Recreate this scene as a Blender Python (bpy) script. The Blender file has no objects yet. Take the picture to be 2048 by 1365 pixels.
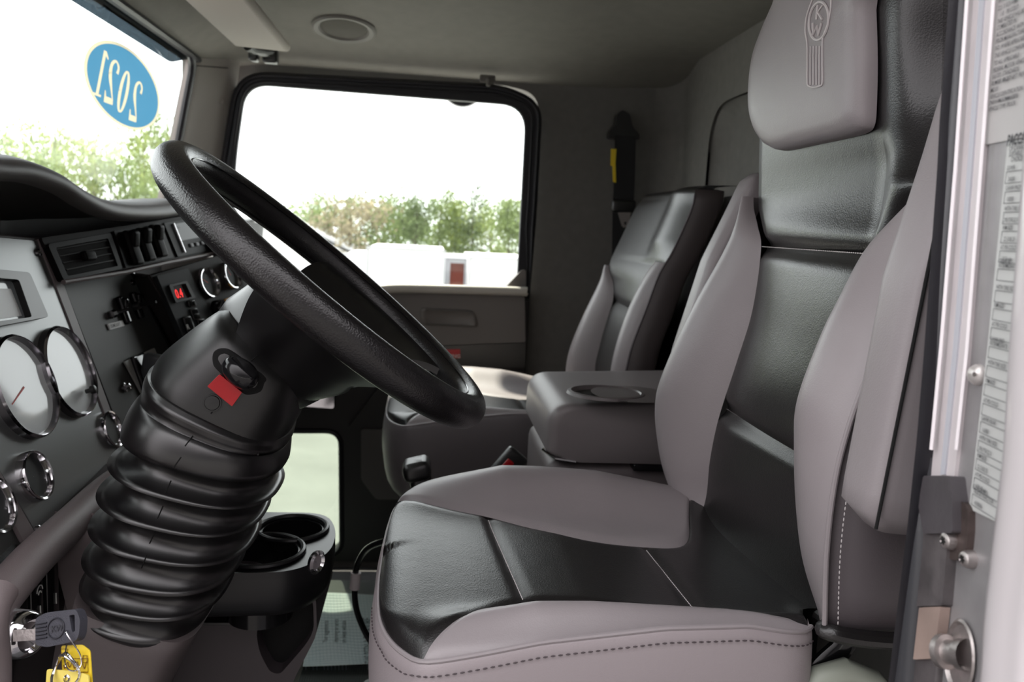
import bpy, bmesh, math, random
from math import sin, cos, tan, pi, radians, sqrt, atan2, exp
from mathutils import Vector as V, Matrix
from mathutils.bvhtree import BVHTree
random.seed(7)
S = bpy.context.scene
COL = S.collection
# ------------------------------------------------------------------ camera
CAM = V((0, 0, .8)); FPX = 1600.0
_y, _p, _r = radians(6.2), radians(-7.95), radians(3.0)
FD = V((sin(_y)*cos(_p), cos(_y)*cos(_p), sin(_p)))
_R0 = V((cos(_y), -sin(_y), 0)); _U0 = _R0.cross(FD)
RT = _R0*cos(_r) + _U0*sin(_r); UP = -_R0*sin(_r) + _U0*cos(_r)
cd = bpy.data.cameras.new('camera'); cam = bpy.data.objects.new('camera', cd); COL.objects.link(cam)
cd.sensor_width = 36; cd.lens = FPX/2048*36; cd.clip_start = .02; cd.clip_end = 500
cam.matrix_world = Matrix(((RT.x, UP.x, -FD.x, CAM.x), (RT.y, UP.y, -FD.y, CAM.y), (RT.z, UP.z, -FD.z, CAM.z), (0, 0, 0, 1)))
cd.dof.use_dof = True; cd.dof.focus_distance = .72; cd.dof.aperture_fstop = 9.5
S.camera = cam
S.view_settings.view_transform = 'Standard'; S.view_settings.look = 'None'
S.view_settings.gamma = 1; S.view_settings.use_curve_mapping = False
S.view_settings.exposure = 0.12
# ------------------------------------------------------------------ sky and sun
SKY0, SKY1 = .25, 3.5
W = bpy.data.worlds.new('sky'); S.world = W; W.use_nodes = True
bg = W.node_tree.nodes['Background']; bg.inputs[0].default_value = (.96, .985, 1, 1); bg.inputs[1].default_value = 2.6
# hazy sky: brightest round the sun's side, darkened opposite to stand for unseen surroundings
_n = W.node_tree.nodes; _l = W.node_tree.links
_tc = _n.new('ShaderNodeTexCoord'); _dp = _n.new('ShaderNodeVectorMath'); _dp.operation = 'DOT_PRODUCT'; _dp.inputs[1].default_value = V((-.25, .80, .55)).normalized()
_mr = _n.new('ShaderNodeMapRange'); _mr.inputs['From Min'].default_value = -.62; _mr.inputs['From Max'].default_value = .15; _mr.inputs['To Min'].default_value = SKY0; _mr.inputs['To Max'].default_value = SKY1
_mx = _n.new('ShaderNodeMix'); _mx.data_type = 'RGBA'; _m2 = _n.new('ShaderNodeMapRange'); _m2.inputs['From Min'].default_value = -.5; _m2.inputs['From Max'].default_value = .5
_mx.inputs[6].default_value = (1, .925, .95, 1); _mx.inputs[7].default_value = (.965, .98, 1, 1)
_l.new(_dp.outputs['Value'], _m2.inputs[0]); _l.new(_m2.outputs[0], _mx.inputs[0]); _l.new(_mx.outputs[2], bg.inputs[0])
_l.new(_tc.outputs['Generated'], _dp.inputs[0]); _l.new(_dp.outputs['Value'], _mr.inputs[0]); _l.new(_mr.outputs[0], bg.inputs[1])
sd = bpy.data.lights.new('sun', 'SUN'); sd.energy = 9; sd.angle = radians(1.5); sd.color = (1, .93, .78)
sun = bpy.data.objects.new('sun', sd); COL.objects.link(sun)
SUNDIR = V((.16, -.57, -.77)).normalized()
sun.rotation_euler = SUNDIR.to_track_quat('-Z', 'Y').to_euler()

# ------------------------------------------------------------------ helpers
def ray(px, py): return (FD*FPX + RT*(px-1024) - UP*(py-682.5)).normalized()
def P(px, py, X=None, Y=None, Z=None, pl=None):
    d = ray(px, py)
    if X is not None: t = (X-CAM.x)/d.x
    elif Y is not None: t = (Y-CAM.y)/d.y
    elif Z is not None: t = (Z-CAM.z)/d.z
    else: t = (pl[0]-CAM).dot(pl[1])/d.dot(pl[1])
    return CAM + d*t
def PP(pts, **k): return [P(a, b, **k) for a, b in pts]
def catmull(pts, n, closed=False):
    pts = [V(p) for p in pts]; m = len(pts); out = []
    if closed: g = lambda i: pts[i % m]; segs = m
    else: g = lambda i: pts[i] if 0 <= i < m else (pts[0]*2-pts[1] if i < 0 else pts[-1]*2-pts[-2]); segs = m-1
    tot = n if closed else n-1
    for k in range(n):
        f = k*segs/tot; i = min(int(f), segs-1); t = f-i
        a, b, c, d = g(i-1), g(i), g(i+1), g(i+2)
        out.append(.5*((2*b)+(c-a)*t+(2*a-5*b+4*c-d)*t*t+(3*b-a-3*c+d)*t**3))
    return out
def arclen(pts, n):
    L = [0]
    for a, b in zip(pts, pts[1:]): L.append(L[-1]+(b-a).length)
    out = []; j = 0
    for k in range(n):
        s = L[-1]*k/(n-1)
        while j < len(L)-2 and L[j+1] < s: j += 1
        q = (s-L[j])/max(L[j+1]-L[j], 1e-9); out.append(pts[j].lerp(pts[j+1], min(max(q, 0), 1)))
    return out
def lin(x, tab):
    if x <= tab[0][0]: return tab[0][1]
    for (a, u), (b, v) in zip(tab, tab[1:]):
        if x <= b: return u+(v-u)*(x-a)/(b-a)
    return tab[-1][1]
def smo(x, tab):
    """monotone-ish cubic through a table"""
    n = len(tab)
    if x <= tab[0][0]: return tab[0][1]
    if x >= tab[-1][0]: return tab[-1][1]
    for i in range(n-1):
        if x <= tab[i+1][0]: break
    def sl(j):
        if j <= 0: return (tab[1][1]-tab[0][1])/(tab[1][0]-tab[0][0])
        if j >= n-1: return (tab[-1][1]-tab[-2][1])/(tab[-1][0]-tab[-2][0])
        return (tab[j+1][1]-tab[j-1][1])/(tab[j+1][0]-tab[j-1][0])
    a, b = tab[i], tab[i+1]; h = b[0]-a[0]; t = (x-a[0])/h
    return (2*t**3-3*t*t+1)*a[1]+(t**3-2*t*t+t)*h*sl(i)+(-2*t**3+3*t*t)*b[1]+(t**3-t*t)*h*sl(i+1)

# ------------------------------------------------------------------ materials
MATS = {}
def mat(name, col, rough=.5, metal=0, bump=0, bscale=300, kind='noise', coat=0, spec=.5, var=0, vscale=20, emit=0, crough=.1):
    if name in MATS: return MATS[name]
    m = bpy.data.materials.new(name); m.use_nodes = True; nt = m.node_tree; b = nt.nodes['Principled BSDF']
    b.inputs['Base Color'].default_value = (*col, 1); b.inputs['Roughness'].default_value = rough
    b.inputs['Metallic'].default_value = metal; b.inputs['Coat Weight'].default_value = coat; b.inputs['Coat Roughness'].default_value = crough
    b.inputs['Specular IOR Level'].default_value = spec
    if emit: b.inputs['Emission Color'].default_value = (*col, 1); b.inputs['Emission Strength'].default_value = emit
    tc = nt.nodes.new('ShaderNodeTexCoord')
    if bump:
        if kind == 'leather':
            t = nt.nodes.new('ShaderNodeTexVoronoi'); t.feature = 'SMOOTH_F1'; t.inputs['Scale'].default_value = bscale; o = t.outputs['Distance']
            n2 = nt.nodes.new('ShaderNodeTexNoise'); n2.inputs['Scale'].default_value = bscale*.07; n2.inputs['Detail'].default_value = 3
            nt.links.new(tc.outputs['Object'], n2.inputs['Vector'])
            ad = nt.nodes.new('ShaderNodeMath'); ad.operation = 'MULTIPLY_ADD'; ad.inputs[1].default_value = 1.2
            nt.links.new(n2.outputs['Fac'], ad.inputs[0]); nt.links.new(o, ad.inputs[2]); src = ad.outputs[0]
        elif kind == 'wave':
            t = nt.nodes.new('ShaderNodeTexWave'); t.inputs['Scale'].default_value = bscale; t.bands_direction = 'X'; src = t.outputs['Fac']
        else:
            t = nt.nodes.new('ShaderNodeTexNoise'); t.inputs['Scale'].default_value = bscale; t.inputs['Detail'].default_value = 4; src = t.outputs['Fac']
        nt.links.new(tc.outputs['Object'], t.inputs['Vector'])
        bp = nt.nodes.new('ShaderNodeBump'); bp.inputs['Strength'].default_value = bump; bp.inputs['Distance'].default_value = .001
        nt.links.new(src, bp.inputs['Height']); nt.links.new(bp.outputs[0], b.inputs['Normal'])
    if var:
        n = nt.nodes.new('ShaderNodeTexNoise'); n.inputs['Scale'].default_value = vscale; n.inputs['Detail'].default_value = 5
        nt.links.new(tc.outputs['Object'], n.inputs['Vector'])
        mr = nt.nodes.new('ShaderNodeMapRange'); mr.inputs['From Min'].default_value = .3; mr.inputs['From Max'].default_value = .7
        mr.inputs['To Min'].default_value = 1-var; mr.inputs['To Max'].default_value = 1+var
        nt.links.new(n.outputs['Fac'], mr.inputs[0])
        mx = nt.nodes.new('ShaderNodeVectorMath'); mx.operation = 'SCALE'; mx.inputs[0].default_value = col
        nt.links.new(mr.outputs[0], mx.inputs['Scale']); nt.links.new(mx.outputs[0], b.inputs['Base Color'])
    MATS[name] = m; return m
def glassmat(name, tint=(1, 1, 1), refl=.06):
    m = bpy.data.materials.new(name); m.use_nodes = True; nt = m.node_tree; nt.nodes.clear()
    o = nt.nodes.new('ShaderNodeOutputMaterial'); mx = nt.nodes.new('ShaderNodeMixShader')
    t = nt.nodes.new('ShaderNodeBsdfTransparent'); t.inputs[0].default_value = (*tint, 1)
    g = nt.nodes.new('ShaderNodeBsdfGlossy'); g.inputs['Roughness'].default_value = .01
    f = nt.nodes.new('ShaderNodeFresnel'); f.inputs[0].default_value = 1.45
    ge = nt.nodes.new('ShaderNodeNewGeometry'); iv = nt.nodes.new('ShaderNodeMath'); iv.operation = 'SUBTRACT'; iv.inputs[0].default_value = 1
    ml = nt.nodes.new('ShaderNodeMath'); ml.operation = 'MULTIPLY'; nt.links.new(ge.outputs['Backfacing'], iv.inputs[1]); nt.links.new(f.outputs[0], ml.inputs[0]); nt.links.new(iv.outputs[0], ml.inputs[1])
    nt.links.new(ml.outputs[0], mx.inputs[0]); nt.links.new(t.outputs[0], mx.inputs[1]); nt.links.new(g.outputs[0], mx.inputs[2])
    nt.links.new(mx.outputs[0], o.inputs[0]); MATS[name] = m; return m
GREYL = mat('grey_leather', (.285, .255, .263), .40, bump=.10, bscale=900, kind='leather', var=.05, vscale=8)
BLKL = mat('black_leather', (.011, .0098, .010), .33, spec=.65, bump=.14, bscale=800, kind='leather', var=.10, vscale=14)
WHEELL = mat('wheel_leather', (.006, .005, .0055), .32, spec=.7, bump=.30, bscale=700, kind='leather')
BLKP = mat('black_plastic', (.006, .006, .006), .36, spec=.75, bump=.06, bscale=1500)
VBLK = mat('vent_black', (.007, .0065, .0065), .5, spec=.12)
BLKS = mat('black_satin_rubber', (.005, .0045, .005), .31, spec=1.0, bump=.05, bscale=1800)
BLKG = mat('black_gloss', (.008, .008, .009), .14)
DARKP = mat('dark_trim', (.018, .0155, .0155), .55, bump=.12, bscale=900)
BROWN = mat('taupe_plastic', (.21, .175, .178), .48, bump=.15, bscale=900)
BROWND = mat('dark_taupe_plastic', (.085, .070, .071), .55, bump=.12, bscale=900)
HEAD = mat('headliner_fabric', (.19, .18, .16), .9, bump=.2, bscale=700, var=.05, vscale=30)
WALLF = mat('wall_fabric', (.17, .163, .152), .9, bump=.22, bscale=600, var=.07, vscale=40)
PILL = mat('pillar_trim', (.30, .275, .255), .6, bump=.1, bscale=900)
DOORG = mat('door_trim_grey', (.16, .145, .135), .55, bump=.1, bscale=900)
SILVER = mat('silver_panel', (.24, .245, .245), .36, .7, bump=.03, bscale=1200)
DSILVER = mat('dark_silver_panel', (.05, .049, .047), .5, .12, spec=.25, bump=.03, bscale=1200)
CHROME = mat('chrome', (.75, .74, .76), .08, 1)
DCHROME = mat('dark_chrome', (.35, .34, .36), .12, 1)
GLASSD = mat('dial_face', (.02, .025, .026), .5, coat=1.0, crough=.03)
SCREEN = mat('screen_face', (.28, .32, .33), .4, coat=1.0, crough=.04)
THREAD = mat('pale_thread', (.60, .56, .56), .7)
THREADD = mat('grey_thread', (.16, .14, .145), .7)
REDP = mat('red_plastic', (.40, .004, .008), .25, coat=.3)
REDL = mat('red_led', (1, .03, .03), .5, emit=1.2)
YEL = mat('yellow_tag', (.85, .62, .03), .4, coat=.3)
YELP = mat('pale_yellow_tag', (.88, .72, .16), .35, coat=.4)
ALU = mat('aluminium_strip', (.62, .565, .575), .45, .1, bump=.1, bscale=200, var=.06, vscale=30)
PLATE = mat('aluminium_plate', (.33, .315, .32), .42, .45, bump=.12, bscale=150, var=.16, vscale=25)
PAINTW = mat('white_paint', (.55, .51, .52), .35, coat=.5)
STEEL = mat('worn_steel', (.42, .38, .37), .38, .85, bump=.3, bscale=300, var=.2, vscale=80)
RUST = mat('rusty_bracket', (.10, .075, .07), .5, .6, bump=.3, bscale=300, var=.35, vscale=60)
RUBBER = mat('black_rubber', (.010, .0095, .013), .42, bump=.2, bscale=300)
GASK = mat('grey_gasket', (.045, .045, .05), .35, bump=.2, bscale=200)
LABELW = mat('label_white', (.50, .50, .49), .45)
LABELT = mat('label_clear', (.44, .42, .415), .4)
INK = mat('ink', (.05, .05, .055), .6)
WHITEI = mat('white_ink', (.75, .75, .72), .6)
PAPER = mat('paper_mat', (.78, .88, .90), .8)
MATF = mat('ribbed_floor_mat', (.10, .115, .11), .6, bump=1, bscale=60, kind='wave')
FLOORM = mat('floor_vinyl', (.03, .03, .03), .6, bump=.2, bscale=300)
BELT = mat('belt_webbing', (.012, .012, .013), .7, bump=.3, bscale=900)
GREYPL = mat('light_grey_plastic', (.30, .32, .27), .5)
GLASS = glassmat('window_glass', (.97, .99, .98))
def backlit(name, c, k=.75):
    m = mat(name, c, .5); nt = m.node_tree; t = nt.nodes.new('ShaderNodeBsdfTranslucent'); t.inputs[0].default_value = (*c, 1); x = nt.nodes.new('ShaderNodeMixShader'); x.inputs[0].default_value = k
    nt.links.new(nt.nodes['Principled BSDF'].outputs[0], x.inputs[1]); nt.links.new(t.outputs[0], x.inputs[2]); nt.links.new(x.outputs[0], nt.nodes['Material Output'].inputs[0]); return m
BLUE = backlit('sticker_blue', (.035, .14, .24))
CREAM = backlit('sticker_cream', (.42, .38, .27))
ORANGE = mat('orange_tag', (.8, .33, .02), .5)
TINT = glassmat('shade_band_glass', (.17, .20, .22))
LOWG = glassmat('low_window_glass', (.52, .55, .51))

# ------------------------------------------------------------------ object helpers
def off_of(par):
    o = V((0, 0, 0))
    while par is not None: o = o+par.location; par = par.parent
    return o
def mk(name, verts, faces, m, parent=None, sharp=35, bevel=0, subd=0, recalc=True):
    o0 = off_of(parent)
    me = bpy.data.meshes.new(name); me.from_pydata([tuple(V(v)-o0) for v in verts], [], faces); me.update()
    if recalc:
        bm = bmesh.new(); bm.from_mesh(me); bmesh.ops.recalc_face_normals(bm, faces=bm.faces); bm.to_mesh(me); bm.free()
    me.materials.append(m)
    me.polygons.foreach_set('use_smooth', [True]*len(me.polygons))
    if sharp: me.set_sharp_from_angle(angle=radians(sharp))
    ob = bpy.data.objects.new(name, me); COL.objects.link(ob)
    if parent is not None: ob.parent = parent
    if bevel:
        b = ob.modifiers.new('bevel', 'BEVEL'); b.width = bevel; b.segments = 3; b.limit_method = 'ANGLE'; b.angle_limit = radians(40); b.harden_normals = False
        me.polygons.foreach_set('use_smooth', [True]*len(me.polygons))
    if subd:
        s = ob.modifiers.new('sub', 'SUBSURF'); s.levels = subd; s.render_levels = subd
    return ob
def thing(name, label, cat, loc=(0, 0, 0), group=None):
    o = bpy.data.objects.new(name, None); o.empty_display_size = .05; COL.objects.link(o); o.location = V(loc)
    o['label'] = label; o['category'] = cat
    if group: o['group'] = group
    return o
def tag(o, label, cat, group=None):
    o['label'] = label; o['category'] = cat
    if group: o['group'] = group
    return o
def st(o, label=None):
    o['kind'] = 'structure'
    if label: o['label'] = label
    return o
class G:
    """collects geometry for one mesh"""
    def __init__(s): s.v = []; s.f = []
    def add(s, v, f): n = len(s.v); s.v += [V(a) for a in v]; s.f += [tuple(i+n for i in q) for q in f]
    def build(s, name, m, parent=None, **k): return mk(name, s.v, s.f, m, parent, **k)
def gridf(rows, cu=False, cv=False):
    """rows of points -> verts, faces; cu: close along a row, cv: close across the rows"""
    n = len(rows[0]); v = [p for r in rows for p in r]; f = []
    R = len(rows)
    for i in range(R if cv else R-1):
        for j in range(n if cu else n-1):
            a = i*n+j; b = i*n+(j+1) % n; c = ((i+1) % R)*n+(j+1) % n; d = ((i+1) % R)*n+j
            f.append((a, b, c, d))
    return v, f
def loft(rings, caps=True):
    v, f = gridf(rings, cu=True)
    n = len(rings[0])
    if caps: f.append(tuple(range(n))[::-1]); f.append(tuple(range(len(v)-n, len(v))))
    return v, f
def frames(pts, closed=False):
    out = []; up = None; n = len(pts)
    for i in range(n):
        a = pts[i-1] if (i > 0 or closed) else pts[i]; b = pts[(i+1) % n] if (i < n-1 or closed) else pts[i]
        t = (b-a).normalized()
        if up is None:
            up = V((0, 0, 1)) if abs(t.z) < .9 else V((1, 0, 0))
        x = up.cross(t)
        if x.length < 1e-6: x = V((1, 0, 0)).cross(t)
        x.normalize(); up = t.cross(x); out.append((x, up, t))
    return out
def tube(pts, r, seg=10, closed=False, caps=True, flat=1.0):
    pts = [V(p) for p in pts]; fr = frames(pts, closed); rings = []
    for i, (p, (x, y, t)) in enumerate(zip(pts, fr)):
        rr = r[i] if isinstance(r, (list, tuple)) else r
        rings.append([p+x*cos(2*pi*k/seg)*rr+y*sin(2*pi*k/seg)*rr*flat for k in range(seg)])
    if closed: return gridf(rings, cu=True, cv=True)
    return loft(rings, caps)
def basis(n, up=V((0, 0, 1))):
    n = V(n).normalized(); u = V(up).cross(n)
    if u.length < 1e-4: u = V((0, 1, 0)).cross(n)
    u.normalize(); return u, n.cross(u), n
def lathe(c, axis, prof, seg=40, up=V((0, 0, 1)), su=1, sv=1, caps=False):
    """prof = [(height along the axis, radius)]"""
    u, v, n = basis(axis, up); c = V(c)
    rings = [[c+n*h+u*cos(2*pi*k/seg)*r*su+v*sin(2*pi*k/seg)*r*sv for k in range(seg)] for h, r in prof]
    return loft(rings, caps)
def rbox(c, size, r=.003, axes=None, seg=3):
    """rounded box"""
    X, Y, Z = axes if axes else (V((1, 0, 0)), V((0, 1, 0)), V((0, 0, 1)))
    sx, sy, sz = [a/2 for a in size]; r = min(r, sx*.99, sy*.99, sz*.99)
    def rr(dz, inset):
        out = []
        for qx, qy, a0 in ((1, 1, 0), (-1, 1, 90), (-1, -1, 180), (1, -1, 270)):
            for k in range(seg+1):
                a = radians(a0+90*k/seg); rad = r-inset
                out.append(V(c)+X*(qx*(sx-r)+cos(a)*rad)+Y*(qy*(sy-r)+sin(a)*rad)+Z*dz)
        return out
    rings = []
    for k in range(seg+1):
        a = pi/2*k/seg; rings.append(rr(-sz+r-cos(pi/2-a)*0-r*cos(a), r-r*sin(a)) )
    for k in range(seg+1):
        a = pi/2*k/seg; rings.append(rr(sz-r+r*sin(a), r-r*cos(a)))
    return loft(rings)
def rpoly(pts, r, n=5):
    """round the corners of a closed polygon; r a number or one per corner"""
    pts = [V(p) for p in pts]; out = []; m = len(pts)
    for i in range(m):
        a, b, c = pts[i-1], pts[i], pts[(i+1) % m]; R = r[i] if isinstance(r, (list, tuple)) else r
        u = (a-b); w = (c-b); d = min(R, u.length*.48, w.length*.48)
        if d < 1e-5: out.append(b); continue
        p0 = b+u.normalized()*d; p1 = b+w.normalized()*d
        for k in range(n+1):
            t = k/n; out.append(p0*(1-t)**2+b*2*t*(1-t)+p1*t*t)
    return out
def plate_g(outer, holes=(), t=.01, lift=0, toward=None):
    """solid plate from coplanar 3D loops: front face towards the camera side (or point `toward`), thickness t backwards"""
    bm = bmesh.new(); E = []
    for lp in [outer]+list(holes):
        vs = [bm.verts.new(p) for p in lp]
        for i in range(len(vs)): E.append(bm.edges.new((vs[i-1], vs[i])))
    c = sum(outer, V())/len(outer); n = V()
    for i in range(len(outer)): n += (outer[i-1]-c).cross(outer[i]-c)
    n.normalize()
    if n.dot((toward or CAM)-c) < 0: n = -n
    bmesh.ops.triangle_fill(bm, edges=E, use_beauty=True, use_dissolve=False, normal=n)
    front = bm.faces[:]; 
    r = bmesh.ops.extrude_face_region(bm, geom=front)
    for v in [g for g in r['geom'] if isinstance(g, bmesh.types.BMVert)]: v.co += n*(lift-t)
    for v in {v for f in front for v in f.verts}: v.co += n*lift
    bm.verts.index_update()
    vs = [v.co.copy() for v in bm.verts]; fs = [tuple(v.index for v in f.verts) for f in bm.faces]
    bm.free()
    # front faces were kept by the extrusion
    return vs, fs
def plate(name, outer, m, parent=None, holes=(), t=.01, lift=0, bevel=0, toward=None, **k):
    v, f = plate_g([V(p) for p in outer], [[V(p) for p in h] for h in holes], t, lift, toward)
    return mk(name, v, f, m, parent, bevel=bevel, **k)
def bvh(ob):
    o0 = off_of(ob.parent)
    return BVHTree.FromPolygons([v.co+o0 for v in ob.data.vertices], [tuple(p.vertices) for p in ob.data.polygons])
def onto(tr, px, py, lift=.0008):
    d = ray(px, py); h = tr.ray_cast(CAM, d)
    if h[0] is None: h = tr.find_nearest(CAM+d*.9)
    n = h[1] if h[1].dot(d) < 0 else -h[1]
    return h[0]+n*lift
def stitches(g, pts, step, length, r, seg=5):
    L = sum((b-a).length for a, b in zip(pts, pts[1:])); n = max(2, int(L/step)); q = arclen(pts, n*8+1)
    for k in range(n):
        i = k*8; j = min(i+max(1, int(8*length/step)), len(q)-1)
        g.add(*tube([q[i], (q[i]+q[j])/2, q[j]], [r*.5, r, r*.5], seg))
def text_g(g, s, size, o, u, v, ext=.0003, bold=0, align='LEFT', width=1.0, shear=0):
    c = bpy.data.curves.new('t', 'FONT'); c.body = s; c.size = 1; c.align_x = align; c.offset = bold; c.shear = shear
    c.resolution_u = 3
    ob = bpy.data.objects.new('t', c); COL.objects.link(ob)
    me = bpy.data.meshes.new_from_object(ob.evaluated_get(bpy.context.evaluated_depsgraph_get()))
    u = V(u); v = V(v)
    g.add([V(o)+u*(p.co.x*size*width)+v*(p.co.y*size) for p in me.vertices], [tuple(p.vertices) for p in me.polygons])
    bpy.data.objects.remove(ob); bpy.data.curves.remove(c); bpy.data.meshes.remove(me)
def sect(L, R, Y, ry, seg=48, e=2.4, cy=0):
    """superellipse section between two silhouette pixels at depth Y"""
    a = P(L[0], L[1], Y=Y); b = P(R[0], R[1], Y=Y); c = (a+b)/2; h = (b-a)/2; out = []
    for k in range(seg):
        t = 2*pi*k/seg; ct, s_ = cos(t), sin(t)
        x = math.copysign(abs(ct)**(2/e), ct); y = math.copysign(abs(s_)**(2/e), s_)
        out.append(c+h*x+V((0, ry*y+cy, 0)))
    return out
def cc(a, c=(0, 0, 0)): return V(a)
def copy_tree(o, parent=None):
    c = o.copy(); COL.objects.link(c); c.parent = parent
    for ch in list(o.children): copy_tree(ch, c)
    return c

# ================================================================== THE CAB SHELL
FZ = -.2                                    # floor height
YD = 2.25                                   # inner face of the far door
XB = .68                                    # back wall
ZB = 1.263                                  # headliner / back wall seam
g = G(); g.add(*rbox((-.1, 1.35, FZ-.02), (1.62, 1.90, .04), .004)); st(g.build('floor', FLOORM))
# ceiling: a curved headliner, lower over the doors
def zceil(x, y):
    e = abs(y-1.33); z = smo(e, [(0, 1.30), (.35, 1.295), (.6, 1.268), (.78, 1.235), (.90, 1.203), (.96, 1.185)])
    k = min(1, max(0, (XB-x)/.30)); k = k*k*(3-2*k)
    zz = ZB-.06*max(0, (e-.78)/.16) if e > .78 else ZB
    f = min(1, max(0, (x+.60)/.16)); f = f*f*(3-2*f)
    z = zz*(1-k)+z*k
    return z*f+min(z, 1.176)*(1-f)
def ceilp(px, py, lift=0):
    t0, t1 = .3, 4.0; d = ray(px, py); prev = None; t = .3
    while t < 4:
        q = CAM+d*t
        if q.z > zceil(q.x, q.y): return q
        t += .002
    return q
xs = [-.615+i*(XB+.615)/60 for i in range(61)]; ys = [.42+j*1.87/70 for j in range(71)]
rows = [[V((x, y, zceil(x, y))) for y in ys] for x in xs]+[[V((XB, y, 1.42)) for y in ys]]
rows.append([V((-.66, y, 1.42)) for y in ys]); rows.append([V((-.62, y, 1.17)) for y in ys])
st(mk('ceiling', *gridf(rows), HEAD))
# back wall with the recessed moulded panel
bw = lambda pts: PP(pts, X=XB)
ZR = (-.2, ZB+.02)
outer = [V((XB, .42, FZ)), V((XB, YD+.04, FZ)), V((XB, YD+.04, ZB+.01)), V((XB, .42, ZB+.01))]
hole = rpoly([V((XB, 1.98, .55)), V((XB, 1.98, 1.125)), V((XB, .75, 1.125)), V((XB, .75, .55))], .11, 8)
hin = rpoly([V((XB+.03, 1.945, .58)), V((XB+.03, 1.945, 1.095)), V((XB+.03, .785, 1.095)), V((XB+.03, .785, .58))], .10, 8)
o = plate('wall_back', outer, WALLF, None, [hole], t=.02); st(o)
v, f = gridf([hole, [h*.0+V((XB+.008, a.y, a.z)) for h, a in zip(hole, hole)], hin], cu=True)
f.append(tuple(range(len(v)-len(hin), len(v)))); st(mk('wall_recess', v, f, WALLF, sharp=60))
# rounded corner + side wall round the door opening
DO = [(-.60, FZ+.03), (-.60, .70), (-.515, 1.168), (.18, 1.19), (.285, 1.170), (.280, FZ+.03)]
d3 = rpoly([V((x, YD, z)) for x, z in DO], [.03, .1, .09, .09, .09, .03], 6)
o3 = [V((-.66, YD, FZ)), V((-.66, YD, 1.24)), V((XB-.07, YD, 1.24)), V((XB-.07, YD, FZ))]
st(plate('wall_right', o3, WALLF, None, [d3], t=.05))
rows = []
for k in range(9):
    a = pi/2*k/8; x = XB-.07+.07*sin(a); y = YD-.07+.07*cos(a); rows.append([V((x, y, FZ)), V((x, y, .5)), V((x, y, 1.0)), V((x, y, ZB))])
st(mk('trim_1', *gridf(rows), WALLF, sharp=80))
# windscreen
WN = V((1, 0, -.207)).normalized(); WO = V((-.592, 2.1, 1.169)); WS = (WO, WN)
def wsx(z): return -.592+.207*(z-1.169)
wl = rpoly([V((wsx(.72), .55, .72)), V((wsx(.72), 2.125, .72)), V((wsx(1.176), 2.10, 1.176)), V((wsx(1.176), .58, 1.176))], [.05, .05, .05, .05], 6)
o = plate('window_1', wl, GLASS, None, t=.004, lift=-.012); st(o)
band = rpoly([V((wsx(1.16), 2.12, 1.174)), V((wsx(1.15), 1.98, 1.137)), V((wsx(1.15), .62, 1.137)), V((wsx(1.16), .57, 1.174))], 0.02)
band = [V((wsx(p.z), p.y, p.z)) for p in band]
st(plate('window_2', band, TINT, None, t=.001, lift=-.008))
# rubber surround of the windscreen
g = G(); g.add(*tube([p+WN*.005+V((0, -.004*(1 if p.y > 1.3 else -1), 0)) for p in catmull(wl, 160, True)], .0095, 8, closed=True)); st(g.build('trim_2', RUBBER))
# far windscreen pillar
rows = []
for z in [.45+.05*k for k in range(16)]:
    x0 = wsx(z); x1 = lin(z, [(.45, -.545), (.70, -.545), (1.165, -.475), (1.2, -.470)])
    rows.append([V((x0-.02, 2.115, z)), V((x0+.004, 2.112, z)), V((x0+.03, 2.150, z)), V((x1-.050, 2.200, z)), V((x1-.035, 2.222, z))])
rows = [catmull(r, 14) for r in rows]
o = st(mk('trim_3', *gridf(rows), PILL, sharp=60)); tt = bvh(o)
g = G(); g.add(*tube([onto(tt, 388+i*7.5, 131+i*.6, .0003) for i in range(10)], .0013, 6)); g.build('trim_seam', DARKP, o)
rows = []
for z in [.45+.05*k for k in range(16)]:
    x0 = wsx(z); rows.append([V((x0-.02, .565, z)), V((x0+.03, .55, z)), V((x0+.05, .48, z)), V((x0+.03, .42, z))])
st(mk('trim_4', *gridf(rows), PILL, sharp=60))
q = P(442, 203, Y=2.19); g = G(); g.add(*lathe(q, (.3, -1, 0), [(-.004, .007), (.003, .007), (.004, .005), (.002, .0045), (.001, 0.0005)], 20))
tag(g.build('trim_screw', PILL), 'small round screw cap on the far windscreen pillar', 'screw cap')
# seam of the pillar trim
# firewall below the screen and the roof outer edge
g = G(); g.add(*rbox((-.70, 1.33, .26), (.04, 1.86, .92), .004)); st(g.build('wall_front', DARKP))

# ------------------------------------------------------------------ far door
door = bpy.data.objects.new('door_1', None); COL.objects.link(door); door['kind'] = 'structure'; door['label'] = 'far cab door with a grey upper panel and black frame'
YF = 2.205
fo = rpoly([P(*q, Y=YF) for q in ((425, 420), (468, 148), (1025, 172), (1088, 255), (1062, 700), (428, 560))], [.1, .075, .06, .09, .03, .03], 8)
fo = rpoly([V((P(424, 430, Y=YF).x, YF, .60)), P(425, 420, Y=YF), P(470, 140, Y=YF), P(1008, 168, Y=YF), P(1086, 205, Y=YF), V((.290, YF, .85)), V((.283, YF, .60))], [0, .1, .085, .08, .085, .05, 0], 8)
fi = rpoly([V((-.515, YF, .612)), P(467, 345, Y=YF), P(492, 168, Y=YF), P(1052, 212, Y=YF), V((.245, YF, .612))], [.02, .1, .06, .07, .05], 8)
plate('frame', fo, RUBBER, door, [fi], t=.018, bevel=.004)
g = G(); mid = [a.lerp(fo[0], 0) for a in fo]
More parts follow.
